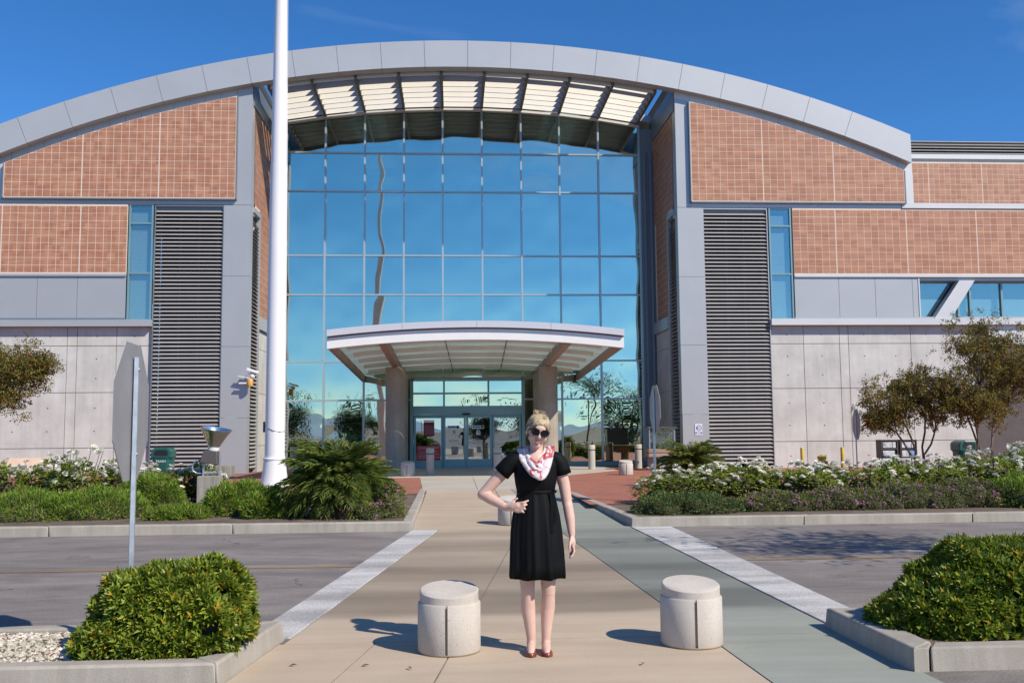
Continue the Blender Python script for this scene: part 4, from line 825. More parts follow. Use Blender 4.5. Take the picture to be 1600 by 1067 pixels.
# newspaper racks
for i, (x, lb) in enumerate(((13.76, 'black newspaper rack with pale front pages, left one of the pair'), (14.38, 'black newspaper rack with blue front pages, right one of the pair'))):
    t = thing('newspaper_rack', lb, 'newspaper rack', (x, 30.0, .146), 'newspaper racks at the right wall'); w = .27
    lobj('shell', MB().box(-w, -w + .03, -.2, .2, .42, 1.0).box(w - .03, w, -.2, .2, .42, 1.0).box(-w, w, -.2, .2, .97, 1.0).box(-w + .03, w - .03, .17, .2, .42, .97).box(-w + .03, w - .03, -.2, .17, .42, .45).box(-w + .03, w - .03, -.2, .17, .70, .73), 'bronze', t)
    for x0, x1, z0, z1, mt in ((-.21, .09, .75, .93, 'paper'), (.11, .22, .75, .93, 'paper'), (-.21, .0 if i else .17, .47, .67, 'paper'), (.02 if i else .19, .22, .47, .67, 'paper_blue' if i else 'black')): lobj('newspaper', MB().box(x0, x1, -.17, -.16, z0, z1), mt, t)
    for sx in (-1, 1): lobj('leg', MB().tube([(sx * .22, -.1, .42), (sx * .24, -.12, 0)], .018, 8), 'bronze', t); lobj('leg', MB().tube([(sx * .22, .1, .42), (sx * .24, .12, 0)], .018, 8), 'bronze', t)
# ------------------------------------------------------------------ planting
def leaf_mesh(name, P, D, N, L, W, fold=.25, droop=0.0):
    """P base points, D growing direction, N leaf normal (n,3); L, W (n,). Each leaf is a folded kite of two triangles pairs"""
    D = D / np.linalg.norm(D, axis=1)[:, None]; S = np.cross(D, N); S /= np.maximum(np.linalg.norm(S, axis=1), 1e-6)[:, None]; U = np.cross(S, D)
    L = L[:, None]; W = W[:, None]; n = len(P)
    V = np.empty((n, 4, 3)); mid = P + D * L * .52
    V[:, 0] = P; V[:, 1] = mid + S * W / 2 + U * W * fold; V[:, 2] = P + D * L - U * L * droop; V[:, 3] = mid - S * W / 2 + U * W * fold
    me = bpy.data.meshes.new(name); me.vertices.add(4 * n); me.vertices.foreach_set('co', V.reshape(-1).astype(np.float32))
    k = np.arange(n)[:, None] * 4; tri = np.concatenate([k + [0, 1, 2], k + [0, 2, 3]], 1).reshape(-1)
    me.loops.add(6 * n); me.loops.foreach_set('vertex_index', tri.astype(np.int32)); me.polygons.add(2 * n)
    me.polygons.foreach_set('loop_start', np.arange(0, 6 * n, 3).astype(np.int32)); me.polygons.foreach_set('loop_total', np.full(2 * n, 3, np.int32)); me.update(calc_edges=True); me.validate(); return me
def rnd_dir(rg, n):
    v = rg.normal(size=(n, 3)); return v / np.linalg.norm(v, axis=1)[:, None]
def shell(rg, ells, n, lump=.12, inner=0.0):
    """points and outward normals on the outside of a union of ellipsoids (cx,cy,cz,rx,ry,rz), lumpy; z>ground"""
    Pt, Nn = [], []; area = np.array([e[3] * e[4] + e[4] * e[5] + e[3] * e[5] for e in ells]); 
    for e, a in zip(ells, area / area.sum()):
        c, r = np.array(e[:3]), np.array(e[3:]); m = int(n * a * 1.6); d = rnd_dir(rg, m); d[:, 2] = np.where(d[:, 2] < -.35, -d[:, 2], d[:, 2])
        ph = rg.uniform(0, 6, 6); f = 1 + lump * (np.sin(d[:, 0] * 5 / 1 + ph[0]) * np.sin(d[:, 1] * 6 + ph[1]) + np.sin(d[:, 2] * 7 + d[:, 0] * 6 + ph[2]) * .7)
        f *= 1 - inner * rg.random(m) ** 2; p = c + d * r * f[:, None]; nn = d / r; nn /= np.linalg.norm(nn, axis=1)[:, None]
        ok = np.ones(m, bool)
        for e2 in ells:
            if e2 is e: continue
            ok &= (((p - np.array(e2[:3])) / (np.array(e2[3:]) * .93)) ** 2).sum(1) > 1
        Pt.append(p[ok]); Nn.append(nn[ok])
    return np.concatenate(Pt), np.concatenate(Nn)
def core(ells, k=.86):
    m = MB()
    for (cx, cy, cz_, rx, ry, rz) in ells:
        nu, nv = 14, 9; ring = []
        b = len(m.v)
        for i in range(nv + 1):
            t = math.pi * i / nv
            for j in range(nu): p = 2 * math.pi * j / nu; m.v.append((cx + k * rx * math.sin(t) * math.cos(p), cy + k * ry * math.sin(t) * math.sin(p), cz_ + k * rz * math.cos(t)))
        m.f += [(b + i * nu + j, b + i * nu + (j + 1) % nu, b + (i + 1) * nu + (j + 1) % nu, b + (i + 1) * nu + j) for i in range(nv) for j in range(nu)]
    return m
def rosettes(rg, P, N, per, L, W, tilt=.75):
    n = len(P); P2 = np.repeat(P, per, 0); N2 = np.repeat(N, per, 0); h = rnd_dir(rg, n); T = np.cross(N, h); T /= np.linalg.norm(T, axis=1)[:, None]; B = np.cross(N, T)
    a = (np.tile(np.arange(per), n) / per * 2 * np.pi * 1.618 * per / 2.6 + np.repeat(rg.uniform(0, 6.28, n), per)); tl = np.clip(np.tile(np.linspace(.35, 1.25, per), n) * tilt + rg.normal(0, .15, n * per), .05, 1.5)
    side = np.repeat(T, per, 0) * np.cos(a)[:, None] + np.repeat(B, per, 0) * np.sin(a)[:, None]
    D = N2 * np.cos(tl)[:, None] + side * np.sin(tl)[:, None]; NN = N2 * np.sin(tl)[:, None] - side * np.cos(tl)[:, None]
    m = n * per; return leaf_mesh('foliage', P2, D, NN, rg.uniform(.75, 1.2, m) * L, rg.uniform(.8, 1.2, m) * W, .18, .12)
def plant(name, label, cat, loc, group=None):
    return thing(name, label, cat, loc, group)

rg = np.random.default_rng(11)
# near pittosporum shrubs
def pitto(name, label, loc, ells, n):
    t = plant(name, label, 'shrub', loc, 'clipped evergreen shrubs in the near islands'); ground = .10
    P, N = shell(rg, ells, n, .10, .18); keep = P[:, 2] > -.02; P, N = P[keep], N[keep]; N = N + rg.normal(0, .35, N.shape) + [0, 0, .25]; N /= np.linalg.norm(N, axis=1)[:, None]
    me = rosettes(rg, P, N, 10, .072, .026); lobj('foliage', me, 'leaf_pitto', t, kind='stuff'); lobj('branches', core(ells, .80), 'stem', t, smooth=180)
    return t
pitto('evergreen_shrub', 'glossy evergreen shrub below the near left road sign', (-1.88, 6.72, .11), [(.10, .02, .22, .40, .38, .33), (-.15, -.04, .21, .33, .33, .31), (.25, -.06, .17, .26, .33, .28), (-.33, -.18, .05, .24, .22, .15), (-.02, -.24, .08, .42, .18, .19)], 2600)
pitto('evergreen_shrub', 'large glossy evergreen shrub in the near right island', (3.75, 6.83, .11), [(.05, 0, .22, .46, .42, .38), (-.30, -.02, .10, .34, .36, .24), (-.52, .05, .02, .22, .28, .17), (.45, -.02, .25, .48, .42, .36), (.9, 0, .24, .45, .42, .36), (0, -.20, .08, .58, .24, .23), (.6, -.2, .1, .5, .22, .23)], 4200)

# white roses
def rose_mesh(seed, w, h):
    r = np.random.default_rng(seed); ells = []
    for _ in range(9): a = r.uniform(0, 6.28); q = r.uniform(0, .30) * w; ells.append((q * math.cos(a), q * math.sin(a) * .8, h * r.uniform(.24, .60), w * r.uniform(.24, .36), w * r.uniform(.22, .34), h * r.uniform(.26, .42)))
    P, N = shell(r, ells, 4600, .25, .55); k = P[:, 2] > .02; P, N = P[k], N[k]; D = N + r.normal(0, .7, N.shape) + [0, 0, .15]; n = len(P)
    NN = rnd_dir(r, n) * .6 + [0, 0, 1]
    fol = leaf_mesh('foliage', P, D, NN, r.uniform(.045, .085, n), r.uniform(.03, .05, n), .15, .15)
    # canes that stand above
    cn = MB(); tips = []
    for _ in range(9):
        a = r.uniform(0, 6.28); q = w * .3 * r.random(); x, y = q * math.cos(a), q * math.sin(a); hh = h * r.uniform(.8, 1.12); tip = (x * 1.4 + r.normal(0, .05), y * 1.4, hh); cn.tube([(x * .3, y * .3, 0), (x, y, hh * .55), tip], [.010, .007, .004], 5); tips.append(tip)
    i = r.choice(np.where((N[:, 2] > .15))[0], 25); F = np.concatenate([P[i] + N[i] * .07 + [0, 0, .03], np.array(tips)])
    pts, nr = [], []
    for c in F:
        d0 = np.array([r.normal(0, .4), -.5 + r.normal(0, .4), .8]); d0 /= np.linalg.norm(d0)
        for _ in range(1 if r.random() < .6 else 2): pts.append(c + r.normal(0, .025, 3)); nr.append(d0)
    fl_ = rosettes(r, np.array(pts), np.array(nr), 13, .074, .072, .95)
    return fol, fl_, cn, core([(e[0], e[1], e[2], e[3] * .62, e[4] * .62, e[5] * .62) for e in ells])
rose_v = []
for sd in range(4):
    f_, b_, c_, k_ = rose_mesh(40 + sd, 1.15, .95); f_.materials.append(MAT['leaf_rose']); b_.materials.append(MAT['petal_white']); cm_ = c_.mesh('canes'); cm_.materials.append(MAT['stem']); km = k_.mesh('branches'); km.materials.append(MAT['stem']); km.shade_smooth(); rose_v.append((f_, b_, cm_, km))
def rose(i, loc, sc, label, group):
    t = plant('rose_bush', label, 'rose bush', loc, group); t.scale = sc; t.rotation_euler = (0, 0, rg.uniform(0, 6.28)); f_, b_, c_, k_ = rose_v[i % 4]
    for nm, me, kd in (('foliage', f_, 'stuff'), ('blossoms', b_, 'stuff'), ('canes', c_, None), ('branches', k_, None)): o = bpy.data.objects.new(nm, me); COL.objects.link(o); o.parent = t; 
    for o in t.children:
        if o.name.split('.')[0] in ('foliage', 'blossoms'): o['kind'] = 'stuff'
    return t
GL, GR_ = 'white rose bushes in the left bed', 'white rose bushes in the right bed'
ordn = ['first', 'second', 'third', 'fourth', 'fifth', 'sixth', 'seventh', 'eighth', 'ninth', 'tenth', 'eleventh', 'twelfth']
lx = [(-9.9, 19.6, .95), (-9.0, 19.3, 1.0), (-8.2, 19.8, .92), (-7.4, 19.4, 1.05), (-6.65, 19.7, .86), (-5.95, 19.8, .74), (-5.35, 20.2, .80)]
for i, (x, y, s) in enumerate(lx): rose(i, (x, y, .13), (1.15, 1.15, s), 'white rose bush in the left bed, %s from the left edge' % ordn[i], GL)
rx = [(4.15, 18.3, .66), (4.85, 18.6, .72), (5.5, 18.7, .78), (6.15, 18.8, .70), (6.8, 18.6, .70), (7.5, 18.9, .68), (8.2, 18.7, .70), (8.9, 19.0, .78), (9.6, 18.9, .80), (10.3, 19.2, .82), (11.0, 19.0, .90), (11.7, 19.3, 1.0)]
for i, (x, y, s) in enumerate(rx): rose(i + 1, (x, y, .13), (1.12, 1.12, s), 'white rose bush in the right bed, %s from the edge-on road sign' % ordn[i], GR_)

# feathery juniper mounds, low hedge, lantana
def mound(name, label, cat, loc, ells, n, mat, L, W, up=.3, jit=.6, group=None, flowers=0, dry=0):
    t = plant(name, label, cat, loc, group); P, N = shell(rg, ells, n, .14, .3); k = P[:, 2] > 0; P, N = P[k], N[k]; m = len(P)
    D = N + rg.normal(0, jit, N.shape) + [0, 0, up]; o = lobj('foliage', leaf_mesh('foliage', P, D, rnd_dir(rg, m), rg.uniform(.6, 1.3, m) * L, rg.uniform(.7, 1.3, m) * W, .1, .2), mat, t, kind='stuff')
    lobj('branches', core(ells, .82), 'stem', t, smooth=180)
    if flowers:
        i = rg.choice(np.where(N[:, 2] > -.1)[0], flowers); q = P[i] + N[i] * .03; pts = np.repeat(q, 3, 0) + rg.normal(0, .018, (flowers * 3, 3)); nr = np.repeat(N[i] * .5 + [0, -.3, .7], 3, 0); nr /= np.linalg.norm(nr, axis=1)[:, None]
        lobj('blossoms', rosettes(rg, pts, nr, 6, .022, .02, 1.0), 'petal_purple', t, kind='stuff')
    if dry:
        i = rg.choice(m, dry); D2 = N[i] + rg.normal(0, .6, (dry, 3)); lobj('dry_twigs', leaf_mesh('dry_twigs', P[i] + N[i] * .01, D2, rnd_dir(rg, dry), rg.uniform(.08, .16, dry), np.full(dry, .012)), 'leaf_dry', t, kind='stuff')
    return t
GJ = 'feathery green juniper mounds'
for i, (x, y, w, h, lb) in enumerate([(-8.7, 17.2, 1.0, .36, 'feathery green juniper mound at the far left of the kerb'), (-7.3, 17.0, 1.05, .40, 'feathery green juniper mound left of the near road sign post'), (-6.15, 17.1, .95, .42, 'feathery green juniper mound between the near road sign post and the floodlight'), (-5.62, 18.5, .60, .58, 'taller dark juniper mound left against the floodlight block'), (-4.6, 16.6, .52, .17, 'low juniper mound right in front of the floodlight block'), (-3.72, 17.2, .62, .50, 'bright feathery juniper mound before the flagpole base'), (-3.05, 16.6, .5, .40, 'small juniper mound between the flagpole and the left palm')]):
    mound('juniper', lb, 'shrub', (x, y, .12), [(0, 0, h * .35, w * .75, w * .7, h * .75), (w * .45, -.1, h * .25, w * .5, w * .6, h * .65), (-w * .45, -.15, h * .25, w * .5, w * .6, h * .68), (0, -w * .45, h * .12, w * .8, w * .4, h * .5)], 9000, 'leaf_juniper', .085, .012, .35, .55, GJ, 0, 160)
mound('juniper', 'bright green feathery juniper at the right frame edge', 'shrub', (10.2, 16.7, .12), [(0, 0, .15, .8, .7, .38), (.7, -.1, .12, .8, .7, .40), (1.6, 0, .12, .9, .7, .4)], 11000, 'leaf_juniper', .085, .012, .35, .55, GJ)
mound('low_hedge', 'low dark clipped hedge at the right kerb corner', 'hedge', (3.75, 16.25, .12), [(-.25, 0, .08, .48, .5, .25), (.35, 0, .1, .55, .5, .24), (.75, .1, .05, .42, .45, .20)], 9000, 'leaf_hedge', .04, .018, .25, .7, None)
for i, (x, y, w, h, lb) in enumerate([(5.55, 16.6, .72, .30, 'low purple lantana next to the dark clipped hedge'), (6.75, 16.7, .85, .36, 'low purple lantana, second from the dark clipped hedge'), (8.0, 16.8, .85, .42, 'low purple lantana, third from the dark clipped hedge'), (9.1, 16.8, .75, .46, 'low purple lantana left of the bright right juniper')]):
    mound('lantana', lb, 'shrub', (x, y, .12), [(0, 0, h * .35, w * .8, w * .6, h * .75), (w * .5, -.1, h * .2, w * .5, w * .5, h * .7), (-w * .5, -.1, h * .2, w * .5, w * .5, h * .6)], 5200, 'leaf_lantana', .036, .022, .2, .7, 'purple lantana in the right bed', 60, 60)
mound('lantana', 'purple lantana at the corner of the left bed beside the palm', 'shrub', (-1.18, 16.7, .12), [(0, 0, .22, .32, .45, .34), (.1, -.45, .1, .26, .4, .24), (-.2, -.7, .06, .3, .35, .18)], 4200, 'leaf_lantana', .04, .022, .2, .8, None, 55, 90)

# palms
def frond_mesh(seed, L):
    r = np.random.default_rng(seed); n = 36; t = np.linspace(.12, 1, n); ax = np.stack([t * L, np.zeros(n), L * (.42 * t - .62 * t ** 2.2)], 1); P, D, N, LL = [], [], [], []
    for s in (-1, 1):
        for i in range(n):
            d = ax[min(i + 1, n - 1)] - ax[max(i - 1, 0)]; d = d / np.linalg.norm(d); P.append(ax[i]); D.append(d * .95 + np.array([0, s * .72, .10]) + r.normal(0, .16, 3)); N.append([0, 0, 1.0]); LL.append(L * (.14 + .24 * math.sin(math.pi * (.12 + t[i] * .80))))
    n2 = len(P); lf = leaf_mesh('frond', np.array(P), np.array(D), np.array(N) + r.normal(0, .2, (n2, 3)), np.array(LL), np.full(n2, .0115), .2, .2)
    b = bmesh.new(); b.from_mesh(lf); m = MB().tube([tuple(a) for a in np.concatenate([[[0, 0, 0]], ax[::6], ax[-1:]])], [.011] + [.008] * len(ax[::6]) + [.003], 5); tmp = m.mesh('x'); b.from_mesh(tmp); b.to_mesh(lf); b.free(); bpy.data.meshes.remove(tmp); return lf
fm = [frond_mesh(60 + i, .95) for i in range(4)]
for f_ in fm: f_.materials.append(MAT['leaf_palm'])
fdry = [frond_mesh(70 + i, .8) for i in range(2)]
for f_ in fdry: f_.materials.append(MAT['leaf_dry'])
def palm(loc, zc, n, label, sc, dry):
    t = plant('palm', label, 'palm', loc, 'small feather palms'); lobj('trunk', MB().lathe([(.13, 0), (.15, .1), (.12, zc * .7), (.08, zc)], n=12), 'bark', t, smooth=60); r = random.Random(int(abs(loc[0]) * 100))
    for i in range(n):
        e = (i / n) ** .8; o = bpy.data.objects.new('frond', fm[i % 4] if i >= dry else fdry[i % 2]); COL.objects.link(o); o.parent = t; o.location = (0, 0, zc); s = sc * r.uniform(.85, 1.1)
        o.rotation_euler = (r.uniform(-.3, .3), -lerp(-.62, 1.28, e) + r.uniform(-.12, .12), i * 2.399 + r.uniform(-.2, .2)); o.scale = (s, s, s)
    return t
palm((-1.95, 16.5, .13), .44, 96, 'bushy small feather palm at the corner of the left bed', .95, 4)
palm((5.75, 23.2, .14), .42, 48, 'small feather palm behind the roses below the pier sign', .88, 0)

# crape myrtles
def crape(loc, lean, crowns, label, seed, nleaf, mat='leaf_crape', trunk=.035, group='small multi-stemmed trees', name='crape_myrtle', lsz=1.0, open_=.55):
    t = plant(name, label, 'tree', loc, group); r = random.Random(seed); rn = np.random.default_rng(seed); m = MB(); twigs = []; ends = []
    def limb(p, q, r0_, r1_, k=3):
        pts = [Vector(p).lerp(Vector(q), i / k) + (Vector((r.gauss(0, .04), r.gauss(0, .04), 0)) if 0 < i < k else Vector()) for i in range(k + 1)]; m.tube(pts, [lerp(r0_, r1_, i / k) for i in range(k + 1)], 6); return pts
    for ci, c in enumerate(crowns):
        cx, cy, cz_, rx_, ry_, rz_ = c; b0 = (r.uniform(-.16, .16), r.uniform(-.1, .1), 0)
        fork = (cx * .62 + r.gauss(0, .05), cy * .62, cz_ - rz_ * r.uniform(.75, 1.0)); limb(b0, fork, trunk, trunk * .7, 4)
        for _ in range(9):
            d = rn.normal(size=3); d /= np.linalg.norm(d); d[2] = abs(d[2]) * .9 - .15; e = (cx + d[0] * rx_ * .9, cy + d[1] * ry_ * .9, cz_ + d[2] * rz_ * .95); mid = tuple(Vector(fork).lerp(Vector(e), .5) + Vector((0, 0, .08))); limb(fork, mid, trunk * .45, trunk * .25, 2); limb(mid, e, trunk * .25, .004, 2); ends += [mid, e, e]
            for _ in range(4):
                e2 = tuple(Vector(e) + Vector((r.gauss(0, rx_ * .38), r.gauss(0, ry_ * .38), r.gauss(.10, rz_ * .40)))); limb(mid if r.random() < .5 else e, e2, .006, .003, 2); ends += [e2, e2]
    E_ = np.array(ends); i = rn.integers(0, len(E_), nleaf); spread = np.array([crowns[0][3], crowns[0][4], crowns[0][5]]) * .16
    sub = rn.normal(size=(len(E_), 3, 3)) * spread; P = E_[i] + sub[i, rn.integers(0, 3, nleaf)] * open_ * 2.2 + rn.normal(size=(nleaf, 3)) * spread * open_ * .75
    D = rn.normal(size=(nleaf, 3)) + [0, 0, .2]; lf = leaf_mesh('crown', P, D, rnd_dir(rn, nleaf) + [0, 0, .8], rn.uniform(.045, .085, nleaf) * lsz, rn.uniform(.025, .042, nleaf) * lsz, .15, .1)
    lobj('crown', lf, mat, t, kind='stuff'); lobj('trunk', m, 'bark', t, smooth=60); return t
crape((13.35, 27.0, .14), 0, [(-.62, 0, 1.95, .74, .7, .62), (.15, .1, 2.25, .78, .7, .70), (.6, -.1, 1.8, .62, .6, .6), (-1.05, 0, 1.45, .45, .4, .25)], 'bronze leaved crape myrtle nearest the newspaper racks', 5, 24000)
crape((15.0, 26.6, .14), 0, [(-.75, 0, 2.3, .75, .7, .8), (.05, 0, 3.35, .80, .7, .85), (.75, .1, 2.5, .8, .7, .9), (-.2, -.1, 1.8, .75, .6, .45), (1.4, 0, 3.0, .75, .7, .9)], 'taller bronze leaved crape myrtle at the right frame edge', 8, 36000)
crape((-12.3, 25.0, .14), 0, [(.2, 0, 3.0, .85, .7, .65), (1.15, 0, 2.75, .62, .6, .55), (-.6, 0, 2.7, .7, .7, .8), (.65, -.1, 2.1, .75, .6, .45), (1.55, 0, 3.05, .35, .3, .28)], 'bronze leaved crape myrtle at the left frame edge', 12, 30000)
# a street tree beside the car park, outside the picture: its shade lies on the road; more trees and hills stand behind the camera and show in the glass
crape((9.6, 9.0, .1), 0, [(0, 0, 4.6, 1.2, 1.0, .8), (-1.0, .2, 4.3, .8, .8, .5)], 'car park tree whose shade falls on the road at right', 21, 2600, 'leaf_tree', .06, 'car park trees', 'car_park_tree', 1.8, .9)
for i, (x, y, h, w, lb) in enumerate([(-17, -24, 5.6, 1.6, 'dark tree mirrored at the left end of the glass'), (-9.5, -26, 4.3, 1.5, 'bushy tree mirrored in the glass above the left palm'), (17.5, -22, 6.4, 2.1, 'broad tree mirrored at the right end of the glass'), (3.5, -38, 3.6, 1.3, 'small tree mirrored in the sliding doors'), (9.5, -48, 4.6, 1.6, 'distant tree mirrored behind the rightmost door')]):
    crape((x, y, 0), 0, [(0, 0, h * .68, w, w, h * .30), (-w * .6, 0, h * .5, w * .7, w * .7, h * .25), (w * .6, 0, h * .52, w * .7, w * .7, h * .25), (0, 0, h * .3, w * .9, w * .8, h * .2)], lb, 30 + i, 9000, 'leaf_tree', .10, 'car park trees', 'car_park_tree', 2.6, .95)
hm = MB(); rr = random.Random(4); n = 90; ridge = [(-5200 + 10400 * i / n, 38 + 26 * math.sin(i * .37) + 16 * math.sin(i * .9 + 1) + rr.uniform(-6, 6)) for i in range(n + 1)]
for (xa, za), (xb, zb) in zip(ridge[:-1], ridge[1:]): hm.add([(xa, -3800, -2), (xb, -3800, -2), (xb, -4300, zb), (xa, -4300, za), (xa, -5200, -2), (xb, -5200, -2)], [(0, 1, 2, 3), (3, 2, 5, 4)])
structure('hills', hm, plain('hills', (0.24, 0.34, 0.46), 0.95, 0, 0.15, 0.004), smooth=60)  # distance haze is put into the blue-grey colour of the hills
# gravel in the near left island
gp = []; P = np.stack([rg.uniform(-5.2, -1.9, 5200), rg.uniform(6.29, 7.30, 5200), np.full(5200, .118)], 1); base = np.array([(1, 0, 0), (-1, 0, 0), (0, 1, 0), (0, -1, 0), (0, 0, 1), (0, 0, -1.)]); fc = np.array([(0, 2, 4), (2, 1, 4), (1, 3, 4), (3, 0, 4), (2, 0, 5), (1, 2, 5), (3, 1, 5), (0, 3, 5)])
S = rg.uniform(.010, .024, (5200, 1, 1)) * rg.uniform(.6, 1.3, (5200, 1, 3)); A = rg.uniform(0, 6.28, 5200); V = base[None] * S + rg.normal(0, .002, (5200, 6, 3)); ca, sa = np.cos(A)[:, None], np.sin(A)[:, None]
V = np.stack([V[:, :, 0] * ca - V[:, :, 1] * sa, V[:, :, 0] * sa + V[:, :, 1] * ca, V[:, :, 2] * .7], 2) + P[:, None]; me = bpy.data.meshes.new('gravel')
me.from_pydata(V.reshape(-1, 3).tolist(), [], (fc[None] + (np.arange(5200) * 6)[:, None, None]).reshape(-1, 3).tolist()); me.update()
go = obj('gravel', me, leaf_mat('pebble', (0.30, 0.26, 0.22), (0.72, 0.66, 0.58), (0.20, 0.12, 0.10), .05, 0.0, .8)); go['kind'] = 'stuff'; tag(go, 'pale loose gravel covering the near left island', 'gravel')
# a few fallen leaves on the paving
for i, (x, y, lb) in enumerate([(-.62, 6.55, 'dry curled leaf lying left of the left stone bollard'), (-.28, 6.42, 'small dry twig lying before the left stone bollard'), (1.25, 6.45, 'dry leaf lying before the right stone bollard'), (-1.1, 6.6, 'dry leaf lying by the near left kerb')]):
    tag(obj('fallen_leaf', leaf_mesh('fallen_leaf', np.array([[x, y, .012]]), np.array([[math.cos(i * 2.1), math.sin(i * 2.1), .12]]), np.array([[0, 0, 1.]]), np.array([.06]), np.array([.022]), .5), 'leaf_dry'), lb, 'leaf')
# ------------------------------------------------------------------ the woman
MAT['skin'] = plain('skin', (0.66, 0.43, 0.345), 0.48, 0, 0.05, 7, 0.03, 160, spec=0.4)
MAT['skin'].node_tree.nodes['Principled BSDF'].inputs['Subsurface Weight'].default_value = 0.12
MAT['skin'].node_tree.nodes['Principled BSDF'].inputs['Subsurface Radius'].default_value = (0.02, 0.008, 0.004)
MAT['dress'] = plain('dress', (0.0030, 0.0034, 0.0042), 0.7, 0, 0.25, 6, 0.2, 300, spec=0.18)
MAT['lens'] = plain('lens', (0.004, 0.004, 0.005), 0.08, 0, 0, 1, 0)
MAT['lips'] = plain('lips', (0.50, 0.20, 0.18), 0.4)
MAT['teeth'] = plain('teeth', (0.80, 0.77, 0.72), 0.3, 0, 0.02)
MAT['shoe'] = plain('shoe', (0.19, 0.048, 0.022), 0.32, 0, 0.15, 12, 0.05, 90)
MAT['silver'] = plain('silver', (0.75, 0.75, 0.76), 0.2, 1.0)
def hair_mat():
    m, n, l, b = new_mat('hair'); g = n.new('ShaderNodeNewGeometry')
    c = nramp(n, l, g.outputs['Random Per Island'], 0.0, (0.26, 0.185, 0.10), 1.0, (0.68, 0.56, 0.36)); s = nnoise(n, l, g.outputs['Position'], 60, 3)
    l.new(nmix(n, l, 0.5, c, nramp(n, l, s, .3, (.6, .55, .5), .7, (1.1, 1.1, 1.1)), 'MULTIPLY'), b.inputs['Base Color']); b.inputs['Roughness'].default_value = 0.42; return m
MAT['hair'] = hair_mat()
def scarf_mat():
    m, n, l, b = new_mat('scarf'); p = npos(n)
    a = nnoise(n, l, p, 13, 4, 0.6, 0.8); d = nnoise(n, l, p, 34, 3, 0.6, 1.0); f = nnoise(n, l, nmap(n, l, p, (1, 1, 2.2)), 26, 4)
    c = nramp(n, l, f, .3, (0.50, 0.45, 0.48), .7, (0.74, 0.67, 0.66))
    c = nmix(n, l, nramp(n, l, a, .535, (0, 0, 0), .575, (1, 1, 1)), c, nramp(n, l, d, .35, (0.36, 0.025, 0.04), .65, (0.54, 0.13, 0.13)))
    c = nmix(n, l, nramp(n, l, d, .66, (0, 0, 0), .69, (1, 1, 1)), c, (0.14, 0.10, 0.20))
    l.new(c, b.inputs['Base Color']); b.inputs['Roughness'].default_value = 0.85; nbump(n, l, f, .6, .012, b); return m
MAT['scarf'] = scarf_mat()

def capsule(m, p, q, r0_, r1_, n=14):
    p, q = Vector(p), Vector(q); d = (q - p).normalized(); pts, rad = [], []
    for a in (80, 55, 28): pts.append(p - d * r0_ * math.sin(R(a))); rad.append(r0_ * math.cos(R(a)))
    pts += [p, q]; rad += [r0_, r1_]
    for a in (28, 55, 80): pts.append(q + d * r1_ * math.sin(R(a))); rad.append(r1_ * math.cos(R(a)))
    m.tube(pts, rad, n)
def chain(m, pts, rad, n=14):
    for i in range(len(pts) - 1): capsule(m, pts[i], pts[i + 1], rad[i], rad[i + 1], n)
def ball(m, c, r, M3=None, n=18):
    prof = [(math.sin(math.pi * i / 12), -math.cos(math.pi * i / 12)) for i in range(13)]; k = len(m.v); M3 = M3 or Matrix.Identity(3)
    for s, z in prof: m.v += [tuple(Vector(c) + M3 @ Vector((r[0] * max(s, 1e-3) * math.cos(2 * math.pi * j / n), r[1] * max(s, 1e-3) * math.sin(2 * math.pi * j / n), r[2] * z))) for j in range(n)]
    m.f += [(k + i * n + j, k + i * n + (j + 1) % n, k + (i + 1) * n + (j + 1) % n, k + (i + 1) * n + j) for i in range(12) for j in range(n)]
    m.f.append(tuple(k + j for j in range(n - 1, -1, -1))); m.f.append(tuple(k + 12 * n + j for j in range(n)))
def fuse(mb, name, voxel, smooth_n, subs=0):
    """one continuous skin over overlapping volumes"""
    me = mb.mesh(name); o = bpy.data.objects.new(name, me); COL.objects.link(o)
    r = o.modifiers.new('r', 'REMESH'); r.mode = 'VOXEL'; r.voxel_size = voxel; r.use_smooth_shade = True
    s = o.modifiers.new('s', 'SMOOTH'); s.factor = 0.5; s.iterations = smooth_n
    dg = bpy.context.evaluated_depsgraph_get(); out = bpy.data.meshes.new_from_object(o.evaluated_get(dg)); bpy.data.objects.remove(o); out.name = name; out.materials.clear(); out.shade_smooth(); return out

person = thing('person', 'woman in black dress, floral scarf and sunglasses with one hand on her hip', 'person', (0.578, 6.86, .006))
HM = Matrix.Translation((0.016, -0.012, 1.533)) @ (Matrix.Rotation(R(12), 4, 'Y') @ Matrix.Rotation(R(5), 4, 'Z') @ Matrix.Rotation(R(5), 4, 'X'))
H3 = HM.to_3x3()
def hp(x, y, z): return tuple(HM @ Vector((x, y, z)))
b = MB()
# torso, neck
ball(b, (0, .015, 1.23), (.135, .085, .14)); ball(b, (0, .012, 1.05), (.118, .082, .16)); ball(b, (0, .015, .90), (.155, .105, .13))
for s in (-1, 1): capsule(b, (s * .03, .025, 1.368), (s * .150, .02, 1.330), .034, .040)
ball(b, (0, -.012, 1.30), (.095, .058, .10)); chain(b, [(0, .03, 1.34), (.008, .02, 1.43), (.014, .012, 1.49)], [.058, .047, .047])
